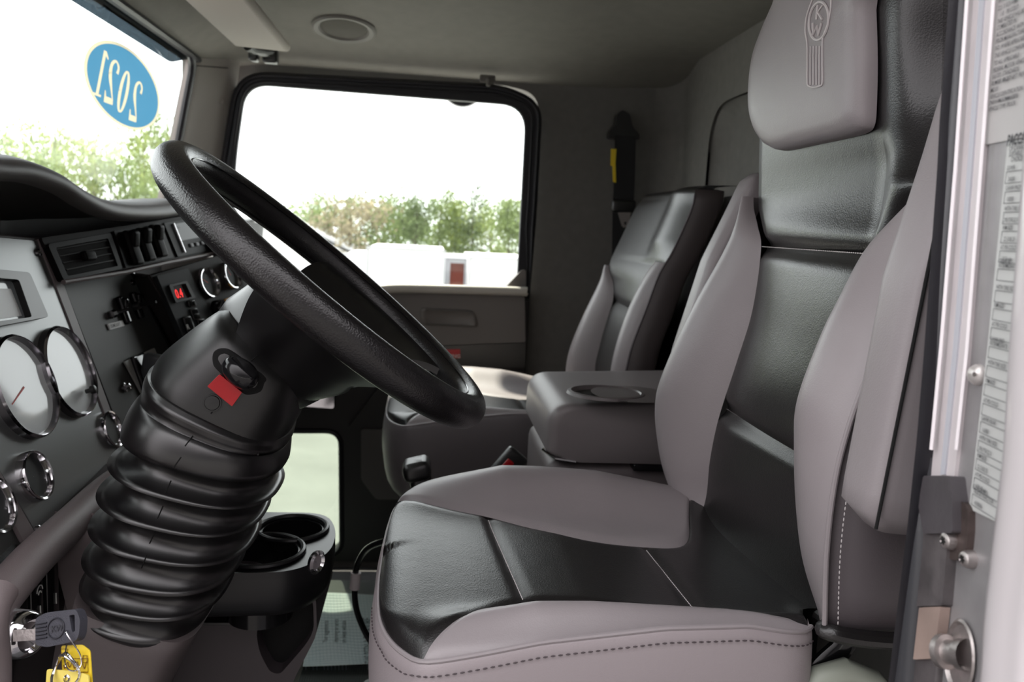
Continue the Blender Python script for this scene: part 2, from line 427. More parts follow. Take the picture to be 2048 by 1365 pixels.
# raised ribs of the weather seal
def inset(loop, d, n=V((0, 1, 0))):
    out = []; m = len(loop); c = sum(loop, V())/m
    for i in range(m):
        t = (loop[(i+1) % m]-loop[i-1]).normalized(); s = t.cross(n); 
        if s.dot(c-loop[i]) < 0: s = -s
        out.append(loop[i]+s*d)
    return out
g.add(*tube([p-V((0, .002, 0)) for p in inset(fo, .010)], .006, 8, closed=True)); g.add(*tube([p-V((0, .000, 0)) for p in inset(fo, .026)], .004, 8, closed=True))
g.build('weather_seal', RUBBER, door)
gl = rpoly([V((-.53, YF+.03, .58)), V((-.50, YF+.03, 1.16)), V((.27, YF+.03, 1.15)), V((.27, YF+.03, .58))], .02)
plate('pane', gl, GLASS, door, t=.004)
# painted upper panel with the window sill
up = rpoly(PP([(700, 640), (735, 592), (780, 568), (1050, 577), (1051, 685), (700, 697)], Y=YF-.02), [.01, .03, .03, .006, .006, .01], 6)
upl = rpoly([P(560, 720, Y=YF-.02), P(700, 640, Y=YF-.02), P(738, 587, Y=YF-.02), P(782, 571, Y=YF-.02), P(1049, 577, Y=YF-.02), P(1051, 685, Y=YF-.02), P(730, 697, Y=YF-.02), P(560, 740, Y=YF-.02)], [.01, .03, .03, .025, .01, .006, .02, .01], 6)
plate('upper_panel', upl, DOORG, door, t=.055, bevel=.010)
g = G(); g.add(*tube(catmull(PP([(712, 628), (728, 602), (752, 583), (790, 577), (900, 579), (1040, 583), (1050, 584)], Y=YF-.030), 60), .0125, 12)); g.build('window_sill', mat('sunlit_sill', (.50, .47, .42), .5), door)  # sunlit brightness put into the sill colour
wedge = rpoly(PP([(1012, 574), (1044, 540), (1052, 540), (1052, 585), (1012, 585)], Y=YF-.012), .006); plate('corner_cap', wedge, DOORG, door, t=.03, bevel=.003)
# arm pull pocket
pk = rpoly(PP([(838, 616), (950, 622), (958, 655), (842, 650)], Y=YF-.021), .016, 5); pc = sum(pk, V())/len(pk)
rw = [pk, [pc+(p-pc)*.94+V((0, -.006, 0)) for p in pk], [pc+(p-pc)*.85+V((0, -.008, 0)) for p in pk], [pc+(p-pc)*.78+V((0, -.001, 0)) for p in pk]]
v, f = gridf(rw, cu=True); f.append(tuple(range(len(v)-len(pk), len(v)))); mk('arm_pull', v, f, DOORG, door, sharp=70)
# lower skin with the low window
lo = [V((-.54, YF, FZ+.035)), V((-.54, YF, .63)), V((.283, YF, .63)), V((.283, YF, FZ+.035))]
lw = rpoly([P(480, 868, Y=YF), P(676, 868, Y=YF), P(678, 1105, Y=YF), P(480, 1100, Y=YF)], .035, 6)
plate('lower_panel', lo, DARKP, door, [lw], t=.045, bevel=.003)
lw2 = [V((sum(p.x for p in lw)/len(lw)+(p.x-sum(q.x for q in lw)/len(lw))*1.02, YF+.02, p.z)) for p in lw]
lg = bpy.data.objects['lower_panel']
plate('low_pane', lw2, LOWG, door, t=.004)
g = G(); g.add(*tube([p-V((0, .003, 0)) for p in inset(lw, -.008)], .007, 8, closed=True)); g.build('low_window_seal', RUBBER, door)
st_ = rpoly(PP([(735, 698), (1051, 686), (1051, 735), (700, 745)], Y=YF-.012), .003); plate('black_strip', st_, BLKP, door, t=.02, bevel=.003)
rd = PP([(868, 700), (920, 699), (921, 717), (869, 718)], Y=YF-.0135)
red = plate('warning_strip', rd, REDL if False else mat('red_sticker', (.55, .01, .02), .4), door, t=.002)
g = G(); text_g(g, 'LOCKING', .0145, P(874, 715, Y=YF-.0155), (1, 0, 0), (0, 0, 1), bold=.01); g.build('lettering', WHITEI, red)
lp = rpoly(PP([(722, 858), (800, 862), (1060, 862), (1060, 1000), (752, 1000), (722, 960)], Y=YF-.03), .01); plate('lower_pocket', lp, BROWND if False else mat('pocket_grey', (.10, .09, .087), .6, bump=.1, bscale=900), door, t=.05, bevel=.008)
kp = rpoly(PP([(470, 640), (760, 760), (690, 855), (690, 868), (470, 868)], Y=YF-.03), .01)
plate('kick_panel', rpoly(PP([(770, 758), (1051, 742), (1051, 855), (694, 858)], Y=YF-.022), .008), DARKP, door, t=.03, bevel=.006)
g = G(); ch = rpoly(PP([(588, 752), (668, 752), (668, 818), (588, 812)], Y=YF-.03), .008, 4)
ci = rpoly(PP([(588, 762), (640, 762), (648, 790), (588, 790)], Y=YF-.03), .006, 4)
hd = plate('door_latch', ch, CHROME, door, [ci], t=.012, bevel=.003)
ch2 = rpoly(PP([(588, 764), (646, 764), (648, 794), (588, 794)], Y=YF-.022), .008, 4)
g = G(); g.add(*plate_g(ch2, (), .01)); g.build('latch_recess', BLKG, hd)
# reading hooks above the door
q = P(975, 158, Y=2.19); g = G(); g.add(*rbox(q, (.042, .012, .020), .004)); g.add(*rbox(q+V((.002, -.012, -.010)), (.012, .014, .022), .004))
tag(g.build('coat_hook', GREYPL if False else mat('hook_grey', (.13, .12, .11), .5)), 'small grey coat hook above the far door window', 'hook')
# clear round edge of the side mirror seen in the window top
q = P(930, 200, Y=2.42)
g = G(); g.add(*lathe(P(925, 172, Y=2.40), (0, -1, 0), [(0, .0005), (0, .060), (.006, .062), (.012, .059), (.012, .0005)], 40)); 
mr_ = g.build('convex_mirror', DCHROME, door)

# ------------------------------------------------------------------ speaker, visor
q = ceilp(688, 56); e = .01
nx = (V((q.x+e, q.y, zceil(q.x+e, q.y)))-V((q.x-e, q.y, zceil(q.x-e, q.y)))).cross(V((q.x, q.y+e, zceil(q.x, q.y+e)))-V((q.x, q.y-e, zceil(q.x, q.y-e)))).normalized()
if nx.z > 0: nx = -nx
sp = thing('ceiling_speaker', 'round speaker grille set in the headliner above the far door', 'speaker', q)
g = G(); g.add(*lathe(q, nx, [(-.006, .076), (.004, .075), (.008, .070), (.006, .060), (.001, .056), (-.006, .056)], 56, up=V((1, 0, 0)))); g.build('rim', mat('speaker_rim', (.17, .16, .145), .6), sp)
g = G(); g.add(*lathe(q, nx, [(-.004, .056), (.001, .0555), (.005, .035), (.006, .0005)], 56, up=V((1, 0, 0)))); g.build('grille', mat('speaker_cloth', (.095, .088, .075), .9, bump=.5, bscale=1500), sp)
vs = thing('sun_visor', 'pale grey sun visor folded up above the windscreen', 'sun visor', (-.43, 1.5, 1.24))
a, b = P(468, 84, Y=1.93), P(582, 97, Y=1.93)
du = (b-a).normalized(); dn = V((0, 1, 0)).cross(du).normalized(); L = (b-a).length
c = (a+b)/2
v, f = rbox(c+V((0, -.36, 0)), (L, .72, .020), .012, axes=(du, V((0, 1, 0)), dn), seg=4); mk('board', v, f, mat('visor_cloth', (.33, .30, .265), .85, bump=.15, bscale=600), vs)
g = G(); g.add(*tube([P(496, 92, Y=1.96), P(505, 100, Y=1.98), P(530, 104, Y=2.02), P(548, 104, Y=2.05)], .011, 10)); g.add(*rbox(P(508, 108, Y=2.0), (.022, .03, .035), .006)); g.add(*rbox(P(541, 112, Y=2.05), (.035, .03, .036), .006)); g.build('pivot_bracket', BLKP, vs)

# ------------------------------------------------------------------ sticker on the screen
sq = lambda px, py: P(px, py, pl=(WO-WN*.004, WN))
cS = sq(241, 172); uS = V((0, 1, 0)); vS = V((.207, 0, 1)).normalized()
stk = thing('year_sticker', 'oval blue windscreen sticker reading 2021 from outside', 'sticker', cS)
# ellipse fitted to its outline
A0 = sq(196, 84); A1 = sq(290, 262); B0 = sq(163, 140); B1 = sq(318, 222)
def ell(k, n=64):
    maj = (A1-A0)/2; 
    return [cS+(uS*cos(t)*.130*1+vS*sin(t)*.0875)*k for t in [2*pi*i/n for i in range(n)]]
cS = cS+V((0, .03, 0))
def ellp(k, lift, n=72):
    return [cS+WN*lift+(uS*cos(t)*.209+vS*sin(t)*.0715)*k for t in [2*pi*i/n for i in range(n)]]
def ellq(dy, dz, lift, n=72):
    return [cS+WN*lift+(uS*cos(t)*(.209-dy)+vS*(sin(t)*(.0745-dz)-.016*cos(t))) for t in [2*pi*i/n for i in range(n)]]
def sheet(name, v, f, m, par):
    keep = [q for q in f if abs((V(v[q[1]])-V(v[q[0]])).cross(V(v[q[2]])-V(v[q[0]])).normalized().dot(WN)) > .9]
    dm = sum((V(p)-cS).dot(WN) for p in v)/len(v); keep = [q for q in keep if (V(v[q[0]])-cS).dot(WN) >= dm-1e-7]
    return mk(name, v, keep, m, par)
v, f = plate_g(ellq(0, 0, .001), [ellq(.014, .0055, .001)], .001); sheet('border', v, f, CREAM, stk)
g = G(); su_, sv_ = -uS, vS
def rib(c, pts, wd, k):
    q = catmull([V((a, b, w)) for (a, b), w in zip(pts, wd)], 40); vs = []
    for i, p in enumerate(q):
        t = (q[min(i+1, 39)]-q[max(i-1, 0)]); t.z = 0; t.normalize(); n_ = V((-t.y, t.x, 0))
        for sg in (1, -1): a = p.x+n_.x*p.z/2*sg; b = p.y+n_.y*p.z/2*sg; vs.append(c+su_*a*k+sv_*b*k)
    g.add(vs, [(2*i, 2*i+1, 2*i+3, 2*i+2) for i in range(39)])
def pol(c, pts, k): g.add([c+su_*a*k+sv_*b*k for a, b in pts], [tuple(range(len(pts)))])
for dg, (dx, dy) in zip('2021', ((273, 203), (248, 184), (225, 164), (203, 147))):
    c = P(dx, dy, pl=(WO-WN*.0022, WN)); c = c-WN*(c-(cS+WN*.0018)).dot(WN); k = .084
    if dg == '0': rib(c, [(.26*cos(t)*.8, .47*sin(t)) for t in [2*pi*i/16 for i in range(17)]], [.05+.13*abs(cos(2*pi*i/16)) for i in range(17)], k)
    elif dg == '1': pol(c, [(-.075, -.5), (.075, -.5), (.075, .5), (-.075, .5)], k); pol(c, [(-.22, -.5), (.22, -.5), (.22, -.45), (-.22, -.45)], k); pol(c, [(-.075, .5), (-.075, .40), (-.24, .34), (-.24, .38)], k)
    else:
        rib(c, [(-.20, .22), (-.21, .36), (-.02, .47), (.18, .37), (.17, .14), (-.04, -.16), (-.24, -.42)], [.15, .10, .05, .14, .17, .09, .05], k); pol(c, [(-.27, -.5), (.24, -.5), (.30, -.24), (.25, -.24), (.17, -.36), (-.12, -.36), (-.27, -.44)], k)
tmp = [mk('tmp', *plate_g(ellq(.014, .0055, .001), (), .001), BLUE)]
# letters as solid cutters through the blue sheet
cv, cf = [], []
for q in g.f:
    pts = [g.v[i] for i in q]; n0 = len(cv); m = len(pts)
    if (pts[1]-pts[0]).cross(pts[2]-pts[1]).dot(WN) < 0: pts = pts[::-1]
    cv += [p-WN*((p-cS).dot(WN)-.004) for p in pts]+[p-WN*((p-cS).dot(WN)+.004) for p in pts]
    cf += [tuple(range(n0, n0+m)), tuple(range(n0+2*m-1, n0+m-1, -1))]+[(n0+i, n0+m+i, n0+m+(i+1) % m, n0+(i+1) % m) for i in range(m)]
tmp.append(mk('tmp', cv, cf, CREAM))
for op, nm, m in (('DIFFERENCE', 'blue_face', BLUE), ('INTERSECT', 'year_lettering', CREAM)):
    bo_ = tmp[0].modifiers.new('b', 'BOOLEAN'); bo_.operation = op; bo_.object = tmp[1]; bo_.solver = 'EXACT'; bo_.use_self = True
    e_ = bpy.data.meshes.new_from_object(tmp[0].evaluated_get(bpy.context.evaluated_depsgraph_get()))
    sheet(nm, [v.co.copy() for v in e_.vertices], [tuple(p.vertices) for p in e_.polygons], m, stk); tmp[0].modifiers.clear()
for o in tmp: bpy.data.objects.remove(o)

# ================================================================== DASHBOARD
dash = thing('dashboard', 'dark truck dashboard with silver gauge cluster under a curved hood', 'dashboard', (-.5, 1.3, .6))
cA, cB = P(75, 480, Y=1.12), P(240, 930, Y=1.12); mD = (cA-cB).normalized()
nC = mD.cross(V((0, 1, 0))).normalized(); nC = nC if nC.x > 0 else -nC
CL = (cA, nC)
uW = V((.33, 1, 0)).normalized(); nW = uW.cross(mD).normalized(); nW = nW if nW.x > 0 else -nW
cE = V((-.454, 1.38, P(298, 555, Y=1.38).z)); C2 = (cE, nW)
uV = V((.16, 1, 0)).normalized(); nV = uV.cross(mD).normalized(); nV = nV if nV.x > 0 else -nV
CV = (P(80, 482, Y=1.12)+nV*.004, nV)
# body behind the panels
g = G()
lipP = [(-330, 330), (-160, 290), (-60, 296), (0, 305), (60, 313), (120, 337), (165, 368), (210, 392), (260, 403), (320, 405), (375, 400)]
lip = PP(lipP, X=-.45); e0 = lip[-1]; lip = catmull(lip+[V((-.46, 1.75, .825)), V((-.47, 2.0, .815)), V((-.49, 2.13, .80))], 90)
# hood: from under edge over the lip and forwards to the screen
rows = []
for p in lip:
    z0 = p.z; sec = [V((-.012, 0, -.024)), V((0.001, 0, -.020)), V((.006, 0, -.012)), V((.003, 0, -.004)), V((-.006, 0, .002)), V((-.03, 0, .006)), V((-.08, 0, .004)), V((-.13, 0, -.004))]
    r = [p+s+V((0, 0, -.006)) for s in sec]; r.append(V((-.625, p.y, min(z0-.035, .80)))); r.append(V((-.70, p.y, min(z0-.06, .78))))
    rows.append(catmull(r, 26))
mk('hood', *gridf(rows), BROWND if False else mat('dash_top', (.085, .075, .075), .5, bump=.22, bscale=900), dash, sharp=70)
# shaded underside from the lip back to the panels
rows = []
for p in lip:
    tz = lin(p.y, [(.4, .765), (1.12, .757), (1.5, .775), (1.9, .775), (2.1, .76)]); xx = lin(p.y, [(.4, -.525), (1.12, -.525), (1.6, -.46), (2.1, -.40)])
    a = p+V((-.012, 0, -.026)); b = V((xx-.025, p.y, tz+.02)); rows.append([a, a*.6+b*.4+V((-.012, 0, .0)), a*.25+b*.75+V((-.012, 0, -.002)), b, V((xx-.03, p.y, tz-.05))])
mk('hood_underside', *gridf(rows), DARKP, dash, sharp=60)
# cluster panel
clp = PP([(-420, 452), (-10, 472), (75, 480), (236, 905), (70, 1066), (-6, 932), (-420, 400)][:1]+[(-420, 452), (-10, 473), (75, 481), (238, 905), (72, 1066), (-8, 930), (-160, 640), (-420, 640)], pl=CL)[1:]
plate('cluster_panel', clp, SILVER, dash, t=.006, bevel=.001)
# carrier the panel sits on (taupe border strips)
car = PP([(-420, 445), (-10, 466), (72, 474), (122, 476), (262, 545), (352, 700), (330, 985), (222, 985), (70, 1110), (5, 1190), (-420, 1190)], pl=(CL[0]-nC*.007, nC))
plate('carrier', car, BROWND, dash, t=.03, bevel=.003)
strip = PP([(-24, 905), (-6, 930), (72, 1066), (72, 1078), (46, 1086), (-50, 905)], pl=(CL[0]+nC*.0, nC)); plate('lower_divider', strip, BROWN, dash, t=.008, bevel=.002)
lowp = PP([(-60, 905), (-50, 905), (46, 1086), (0, 1145), (-60, 1200)], pl=(CL[0]-nC*.003, nC)); plate('lower_left_panel', lowp, DSILVER, dash, t=.006)
divi = PP([(76, 478), (88, 478), (126, 562), (250, 895), (240, 907)], pl=(CL[0]+nC*.002, nC)); plate('divider_strip', divi, BROWN, dash, t=.008, bevel=.0015)
midp = PP([(127, 568), (266, 545), (360, 720), (330, 975), (252, 893)], pl=(CL[0]-nC*.002, nC)); plate('switch_panel', midp, DSILVER, dash, t=.006, bevel=.001)
def gauge(c, pl, d, par, small=False, needle=None, depth=.011, face=GLASSD, name='gauge'):
    n = pl[1]; c0 = P(*c, pl=pl); r = d/2; k = r*.055 if not small else r*.12
    g = G(); g.add(*lathe(c0, n, [(-.004, r), (depth*.75, r*.995), (depth, r*.96), (depth*.95, r-k), (depth*.55, r-k*1.35), (.002, r-k*1.5)], 56)); gg = g.build(name, CHROME if small else DCHROME, par)
    g = G(); g.add(*lathe(c0, n, [(depth*.30, .0004), (depth*.30, r-k*1.3), (-.003, r-k*1.3)], 48)); g.build('dial', face, gg)
    if needle is not None:
        u, v, nn = basis(n); dr = u*cos(needle)+v*sin(needle); sd = nn.cross(dr)
        a = c0+n*(depth*.34)
        g = G(); g.add([a-sd*r*.02, a+sd*r*.02, a+dr*r*.62+sd*r*.01, a+dr*r*.62-sd*r*.01], [(0, 1, 2, 3)]); g.build('needle', mat('needle_red', (.7, .05, .03), .5), gg)
    return gg
DIALL = mat('dial_pale', (.85, .90, .91), .45, coat=1.0, crough=.05)
gauge((42, 776), CL, .124, dash, needle=radians(200), face=DIALL); gg = gauge((131, 746), CL, .122, dash, face=DIALL)
g = G(); q = P(178, 782, pl=(CL[0]+nC*.010, nC)); g.add(*lathe(q, nC, [(-.004, .003), (.003, .003), (.003, .0055), (.008, .0055), (.009, .004), (.009, .0003)], 16)); g.build('reset_knob', BLKP, gg)
gauge((218, 861), CL, .053, dash, True, depth=.008); gauge((62, 955), CL, .058, dash, True, depth=.010); gauge((-20, 1015), CL, .060, dash, True, depth=.010)
g = G(); 
# little needles and marks read through the small dials
ds = rpoly(PP([(-120, 528), (60, 545), (98, 634), (-80, 668)], pl=(CL[0]+nC*.010, nC)), .006); di = rpoly(PP([(-100, 548), (38, 560), (64, 634), (-70, 652)], pl=(CL[0]+nC*.010, nC)), .004)
dd = plate('display_frame', ds, BLKP, dash, [di], t=.012, bevel=.002)
plate('display_screen', PP([(-102, 546), (40, 558), (68, 636), (-72, 655)], pl=(CL[0]+nC*.002, nC)), SCREEN, dd, t=.002)
plate('display_text_area', PP([(-102, 575), (22, 578), (44, 632), (-72, 648)], pl=(CL[0]+nC*.003, nC)), mat('lcd', (.9, .92, .92), .4), dd, t=.001)
for q in ((75, 506), (264, 566), (75, 1061), (246, 777)):
    c0 = P(*q, pl=CL); g = G(); g.add(*lathe(c0, nC, [(0, .0055), (.003, .005), (.004, .003), (.003, .0004)], 14)); g.build('panel_screw', DCHROME, dash)
# toggle rockers on the switch panel
def rocker(px, py, par, w=.016, h=.046, lever=None, pl=CL, m=BLKG):
    c0 = P(px, py, pl=pl); n = pl[1]; u = V((0, 1, 0)) if pl is CL else uW
    g = G(); g.add(*rbox(c0+n*.003, (w, h, .010), .004, axes=(u, mD, n))); g.add(*rbox(c0+n*.007+mD*h*.2, (w*.72, h*.42, .012), .003, axes=(u, (mD+n*.35).normalized(), (n-mD*.35).normalized())))
    r = g.build('rocker_switch', m, par)
    if lever:
        g = G(); a = c0+n*.01; b = P(*lever, Y=a.y-.05) ; g.add(*tube([a, a.lerp(b, .8), b], [.0028, .0030, .0032], 10)); g.add(*lathe(b-(b-a).normalized()*.008, (b-a), [(0, .003), (0, .0068), (.010, .0066), (.011, .003)], 8)); g.build('lever', CHROME, r)
    return r
rocker(244, 622, dash, lever=(222, 630)); rocker(270, 612, dash)
g = G(); a = P(272, 612, pl=(CL[0]+nC*.014, nC)); b = P(312, 604, Y=a.y-.01); g.add(*tube([a, a.lerp(b, .5), b], [.003, .0035, .0022], 8)); g.add(*lathe(a, nC, [(-.004, .007), (.006, .0065), (.008, .004)], 14)); g.build('toggle_lever', BLKP, dash)
w = PP([(216, 648), (245, 641), (250, 652), (221, 660)], pl=(CL[0]+nC*.001, nC)); wl_ = plate('dome_light_label', w, mat('label_bright', (.85, .85, .84), .5), dash, t=.002)
g = G(); wu = (w[1]-w[0]).normalized(); text_g(g, 'DOME LIGHT', .0070, w[3]+nC*.0012+wu*.003+mD*.0025, wu, mD, bold=.01, width=.85); g.build('lettering', INK, wl_)
w = PP([(249, 724), (309, 696), (350, 790), (285, 790)], pl=(CL[0]+nC*.002, nC)); ng = plate('instruction_plate', rpoly(w, .003), mat('plate_grey', (.36, .36, .34), .5), dash, t=.002)
g = G(); u_ = (w[1]-w[0]).normalized(); v_ = nC.cross(u_); v_ = v_ if v_.z > 0 else -v_
for i, (s, k) in enumerate((('SYSTEM', .45), ('ON', .5), ('WHEN SWITCH IS', .3), ('DEPRESSED ALL', .3), ('LAMPS ARE LIT', .3))): text_g(g, s, .0062, P(262+i*7+k*22, 724-k*14+i*10.5+8, pl=(CL[0]+nC*.0028, nC)), u_, v_, bold=.01, width=.9)
g.build('lettering', INK, ng)
q0 = P(272, 752, pl=CL); g = G(); g.add(*rbox(q0+nC*.004+V((0, .02, 0)), (.048, .06, .008), .003, axes=(V((0, 1, 0)), mD, nC))); g.build('switch_well', BLKG, dash)
g = G(); g.add(*rbox(q0+nC*.022+V((0, .012, .006)), (.020, .042, .030), .006, axes=(V((0, 1, 0)), (mD+nC*.5).normalized(), (nC-mD*.5).normalized()))); g.build('system_switch', mat('switch_grey', (.06, .065, .07), .35), dash)
g = G(); g.add(*rbox(q0+nC*.016+V((0, .034, -.012)), (.008, .022, .014), .002, axes=(V((0, 1, 0)), mD, nC))); g.build('switch_light', REDP, dash)
for q in ((322, 728), (250, 775)):
    c0 = P(*q, pl=CL); g = G(); g.add(*lathe(c0, nC, [(0, .007), (.002, .0075), (.003, .005), (.008, .0045), (.009, .0003)], 14)); g.build('panel_bolt', CHROME, dash)
# centre stack
wallp = [P(266, 545, pl=CL), P(300, 550, pl=C2), P(410, 740, pl=C2), P(362, 725, pl=CL)]
g = G(); g.add(wallp, [(0, 1, 2, 3)]); g.build('stack_side', BROWND, dash)
g = G(); g.add(*tube(PP([(264, 545), (276, 566), (352, 716)], pl=(CL[0]+nC*.004, nC)), .0035, 8)); g.build('stack_edge_strip', DCHROME, dash)
base2 = PP([(296, 550), (458, 505), (482, 530), (560, 700), (420, 760)], pl=(C2[0]-nW*.004, nW)); plate('stack_panel', base2, mat('stack_dark', (.028, .025, .025), .5, spec=.15, bump=.05, bscale=900), dash, t=.03, bevel=.003)
modp = PP([(314, 552), (376, 537), (460, 700), (392, 735)], pl=(C2[0]+nW*.004, nW)); mod = plate('brake_controller', rpoly(modp, .002), mat('module_grey', (.028, .031, .033), .5, spec=.25), dash, t=.01, bevel=.0015)
wd = rpoly(PP([(338, 570), (374, 562), (392, 596), (352, 606)], pl=(C2[0]+nW*.008, nW)), .003); wi = rpoly(PP([(346, 573), (371, 567), (384, 594), (355, 601)], pl=(C2[0]+nW*.008, nW)), .002)
sfr = plate('led_bezel', wd, BLKP, mod, [wi], t=.006, bevel=.001)
plate('led_window', PP([(344, 572), (372, 565), (386, 596), (354, 602)], pl=(C2[0]+nW*.0045, nW)), mat('led_dark', (.03, .002, .002), .3), mod, t=.001)
q1 = P(354, 597, pl=(C2[0]+nW*.0052, nW)); q2 = P(378, 591, pl=(C2[0]+nW*.0052, nW)); g = G(); text_g(g, '0.4', .0215, q1, (q2-q1).normalized(), mD, bold=.015, width=.75); g.build('led_digits', REDL, mod)
for i, q in enumerate(((383, 608), (388, 624), (392, 634), (402, 645))):
    c0 = P(*q, pl=(C2[0]+nW*.005, nW)); g = G(); g.add(*rbox(c0, (.020, .012, .005), .002, axes=(uW, mD, nW))); g.build('button', BLKG, mod)
c0 = P(378, 652, pl=(C2[0]+nW*.006, nW)); g = G(); g.add(*rbox(c0, (.022, .034, .006), .003, axes=(uW, mD, nW))); kb = g.build('gear_button', BLKG, mod)
g = G(); text_g(g, 'R', .012, P(375, 659, pl=(C2[0]+nW*.0096, nW)), uW, mD, bold=.02); g.build('lettering', WHITEI, kb)
gauge((413, 567), C2, .058, dash, True, needle=radians(150), depth=.010); gauge((459, 552), C2, .055, dash, True, needle=radians(120), depth=.010)
plate('orange_tag', PP([(450, 598), (470, 592), (474, 604), (456, 610)], pl=(C2[0]+nW*.003, nW)), ORANGE, dash, t=.003)
g = G(); g.add(*lathe(P(432, 618, pl=C2), nW, [(0, .016), (.012, .015), (.018, .012), (.018, .0004)], 24)); g.build('stack_knob', BLKG, dash)
g = G(); g.add(*tube(PP([(462, 497), (484, 528), (560, 700)], pl=(C2[0]+nW*.004, nW)), .0025, 8)); g.build('stack_trim_line', DCHROME, dash)
# vent band
vb = rpoly(PP([(82, 476), (250, 452), (392, 428), (470, 416), (520, 490), (462, 497), (330, 522), (127, 562)], pl=CV), .004); plate('vent_band', vb, mat('band_dark', (.016, .013, .013), .55, spec=.12, bump=.05, bscale=900), dash, t=.03, bevel=.002)
vo = rpoly(PP([(95, 488), (222, 466), (246, 538), (128, 562)], pl=(CV[0]+nV*.004, nV)), .006); vi = rpoly(PP([(112, 496), (216, 477), (236, 532), (136, 552)], pl=(CV[0]+nV*.004, nV)), .003)
vf = plate('air_vent', vo, VBLK, dash, [vi], t=.012, bevel=.002)
g = G(); 
for k in range(4):
    a = P(112+k*6.5, 500+k*13.5, pl=(CV[0]+nV*.001, nV)); b = P(216+k*5.5, 481+k*13.0, pl=(CV[0]+nV*.001, nV)); g.add(*tube([a, b], .0016, 6))
g.build('vent_slats', mat('vent_slat', (.02, .019, .02), .5, spec=.2), vf)
g = G()
for k in range(6):
    a = P(126+k*17, 499-k*3.2, pl=(CV[0]-nV*.004, nV)); b = P(150+k*16, 549-k*3.2, pl=(CV[0]-nV*.004, nV)); g.add(*tube([a, b], .0014, 6))
g.build('vent_fins', mat('vent_slat', (.02, .019, .02), .5, spec=.2), vf)
g = G(); g.add(*rbox(P(177, 512, pl=(CV[0]+nV*.006, nV)), (.026, .014, .010), .003, axes=(uV, mD, nV))); g.build('vent_thumbwheel', VBLK, vf)
plate('vent_back', PP([(100, 490), (222, 468), (244, 540), (130, 560)], pl=(CV[0]+nV*.0008, nV)), mat('pit_black', (.003, .003, .003), .9), vf, t=.001)
swp = rpoly(PP([(228, 462), (322, 446), (348, 515), (252, 536)], pl=(CV[0]+nV*.003, nV)), .003); swb = plate('switch_bank', swp, VBLK, dash, t=.008, bevel=.001)
for k in range(3):
    c0 = P(263+k*25, 497-k*7, pl=(CV[0]+nV*.004, nV)); g = G(); g.add(*rbox(c0+nV*.003, (.026, .056, .010), .005, axes=(uV, mD, nV))); g.add(*rbox(c0+nV*.009+mD*.013, (.018, .026, .012), .004, axes=(uV, (mD+nV*.4).normalized(), (nV-mD*.4).normalized()))); g.build('rocker_switch', VBLK, swb)
    g = G(); text_g(g, 'O', .008, c0+nV*.0165+mD*.016, uV, mD); g.build('symbol', WHITEI, swb)
rdp = rpoly(PP([(328, 446), (450, 424), (490, 488), (356, 514)], pl=(CV[0]+nV*.003, nV)), .003); rad = plate('radio', rdp, VBLK, dash, t=.01, bevel=.001)
plate('radio_display', PP([(350, 448), (450, 430), (466, 462), (362, 482)], pl=(CV[0]+nV*.0036, nV)), mat('radio_glass', (.004, .004, .005), .3, spec=.2), rad, t=.0008)
g = G(); g.add(*tube(PP([(347, 447), (353, 462), (370, 505)], pl=(CV[0]+nV*.005, nV)), .0018, 6)); g.build('radio_edge_strip', CHROME, rad)
for k in range(6):
    g = G(); c0 = P(383+k*11, 491-k*2.2, pl=(CV[0]+nV*.004, nV)); g.add(*rbox(c0, (.013, .007, .003), .001, axes=(uV, mD, nV))); g.build('preset_button', mat('preset_grey', (.12, .12, .13), .4), rad)
g = G(); text_g(g, '1 2', .008, P(356, 458, pl=(CV[0]+nV*.005, nV)), uV, mD); g.build('lettering', WHITEI, rad)
g = G(); g.add(*tube(PP([(127, 565), (250, 545), (330, 527), (466, 500)], pl=(CV[0]+nV*.003, nV)), .0035, 8)); g.build('band_lower_lip', BROWN, dash)
# passenger side of the dash
g = G(); rows = []
for y, k in ((1.60, 0), (1.75, 0), (1.95, .01), (2.12, .03), (2.16, .06)):
    rows.append(catmull([V((-.46-k, y, .79)), V((-.405-k, y, .74)), V((-.385-k, y, .66)), V((-.40-k, y, .52)), V((-.46-k, y, .42)), V((-.60, y, .38))], 20))
mk('passenger_side', *gridf(rows), DARKP, dash)
# lower edge roll and knee panel
rp = PP([(-120, 1330), (-40, 1245), (10, 1183), (70, 1115), (140, 1050), (222, 975), (300, 925), (360, 900)], pl=(CL[0]+nC*.020, nC))
g = G(); g.add(*tube(catmull(rp, 40), .020, 20)); g.build('lower_roll', BROWN, dash)
# knee area under the roll
XK = -.345
kn = PP([(188, 1000), (192, 1060), (191, 1150), (182, 1220), (166, 1290), (150, 1300), (135, 1220), (104, 1108)], X=XK)
rows = []
L1 = catmull(PP([(215, 1000), (130, 1075), (104, 1108), (120, 1165), (135, 1225), (150, 1300), (170, 1400)], X=XK-.045), 30)[3:]; L2 = catmull(PP([(192, 1000), (190, 1050), (191, 1110), (189, 1165), (182, 1225), (168, 1290), (150, 1400)], X=XK-.022), 30)[3:]
for a, b in zip(L1, L2):
    w = b-a; rows.append(catmull([a, a.lerp(b, .5)+V((.004, 0, 0)), b-w*.12+V((.006, 0, 0)), b+V((.0, .002, 0)), b+V((-.02, .008, 0)), b+V((-.10, .012, 0))], 16))
mk('knee_bolster', *gridf(rows), BROWN, dash, sharp=60)
ring = catmull(PP([(4, 1180), (-14, 1215), (-20, 1260), (-16, 1300), (-13, 1340), (-14, 1420)], X=XK+.004), 24); g = G(); g.add(*tube(ring, .013, 12)); 
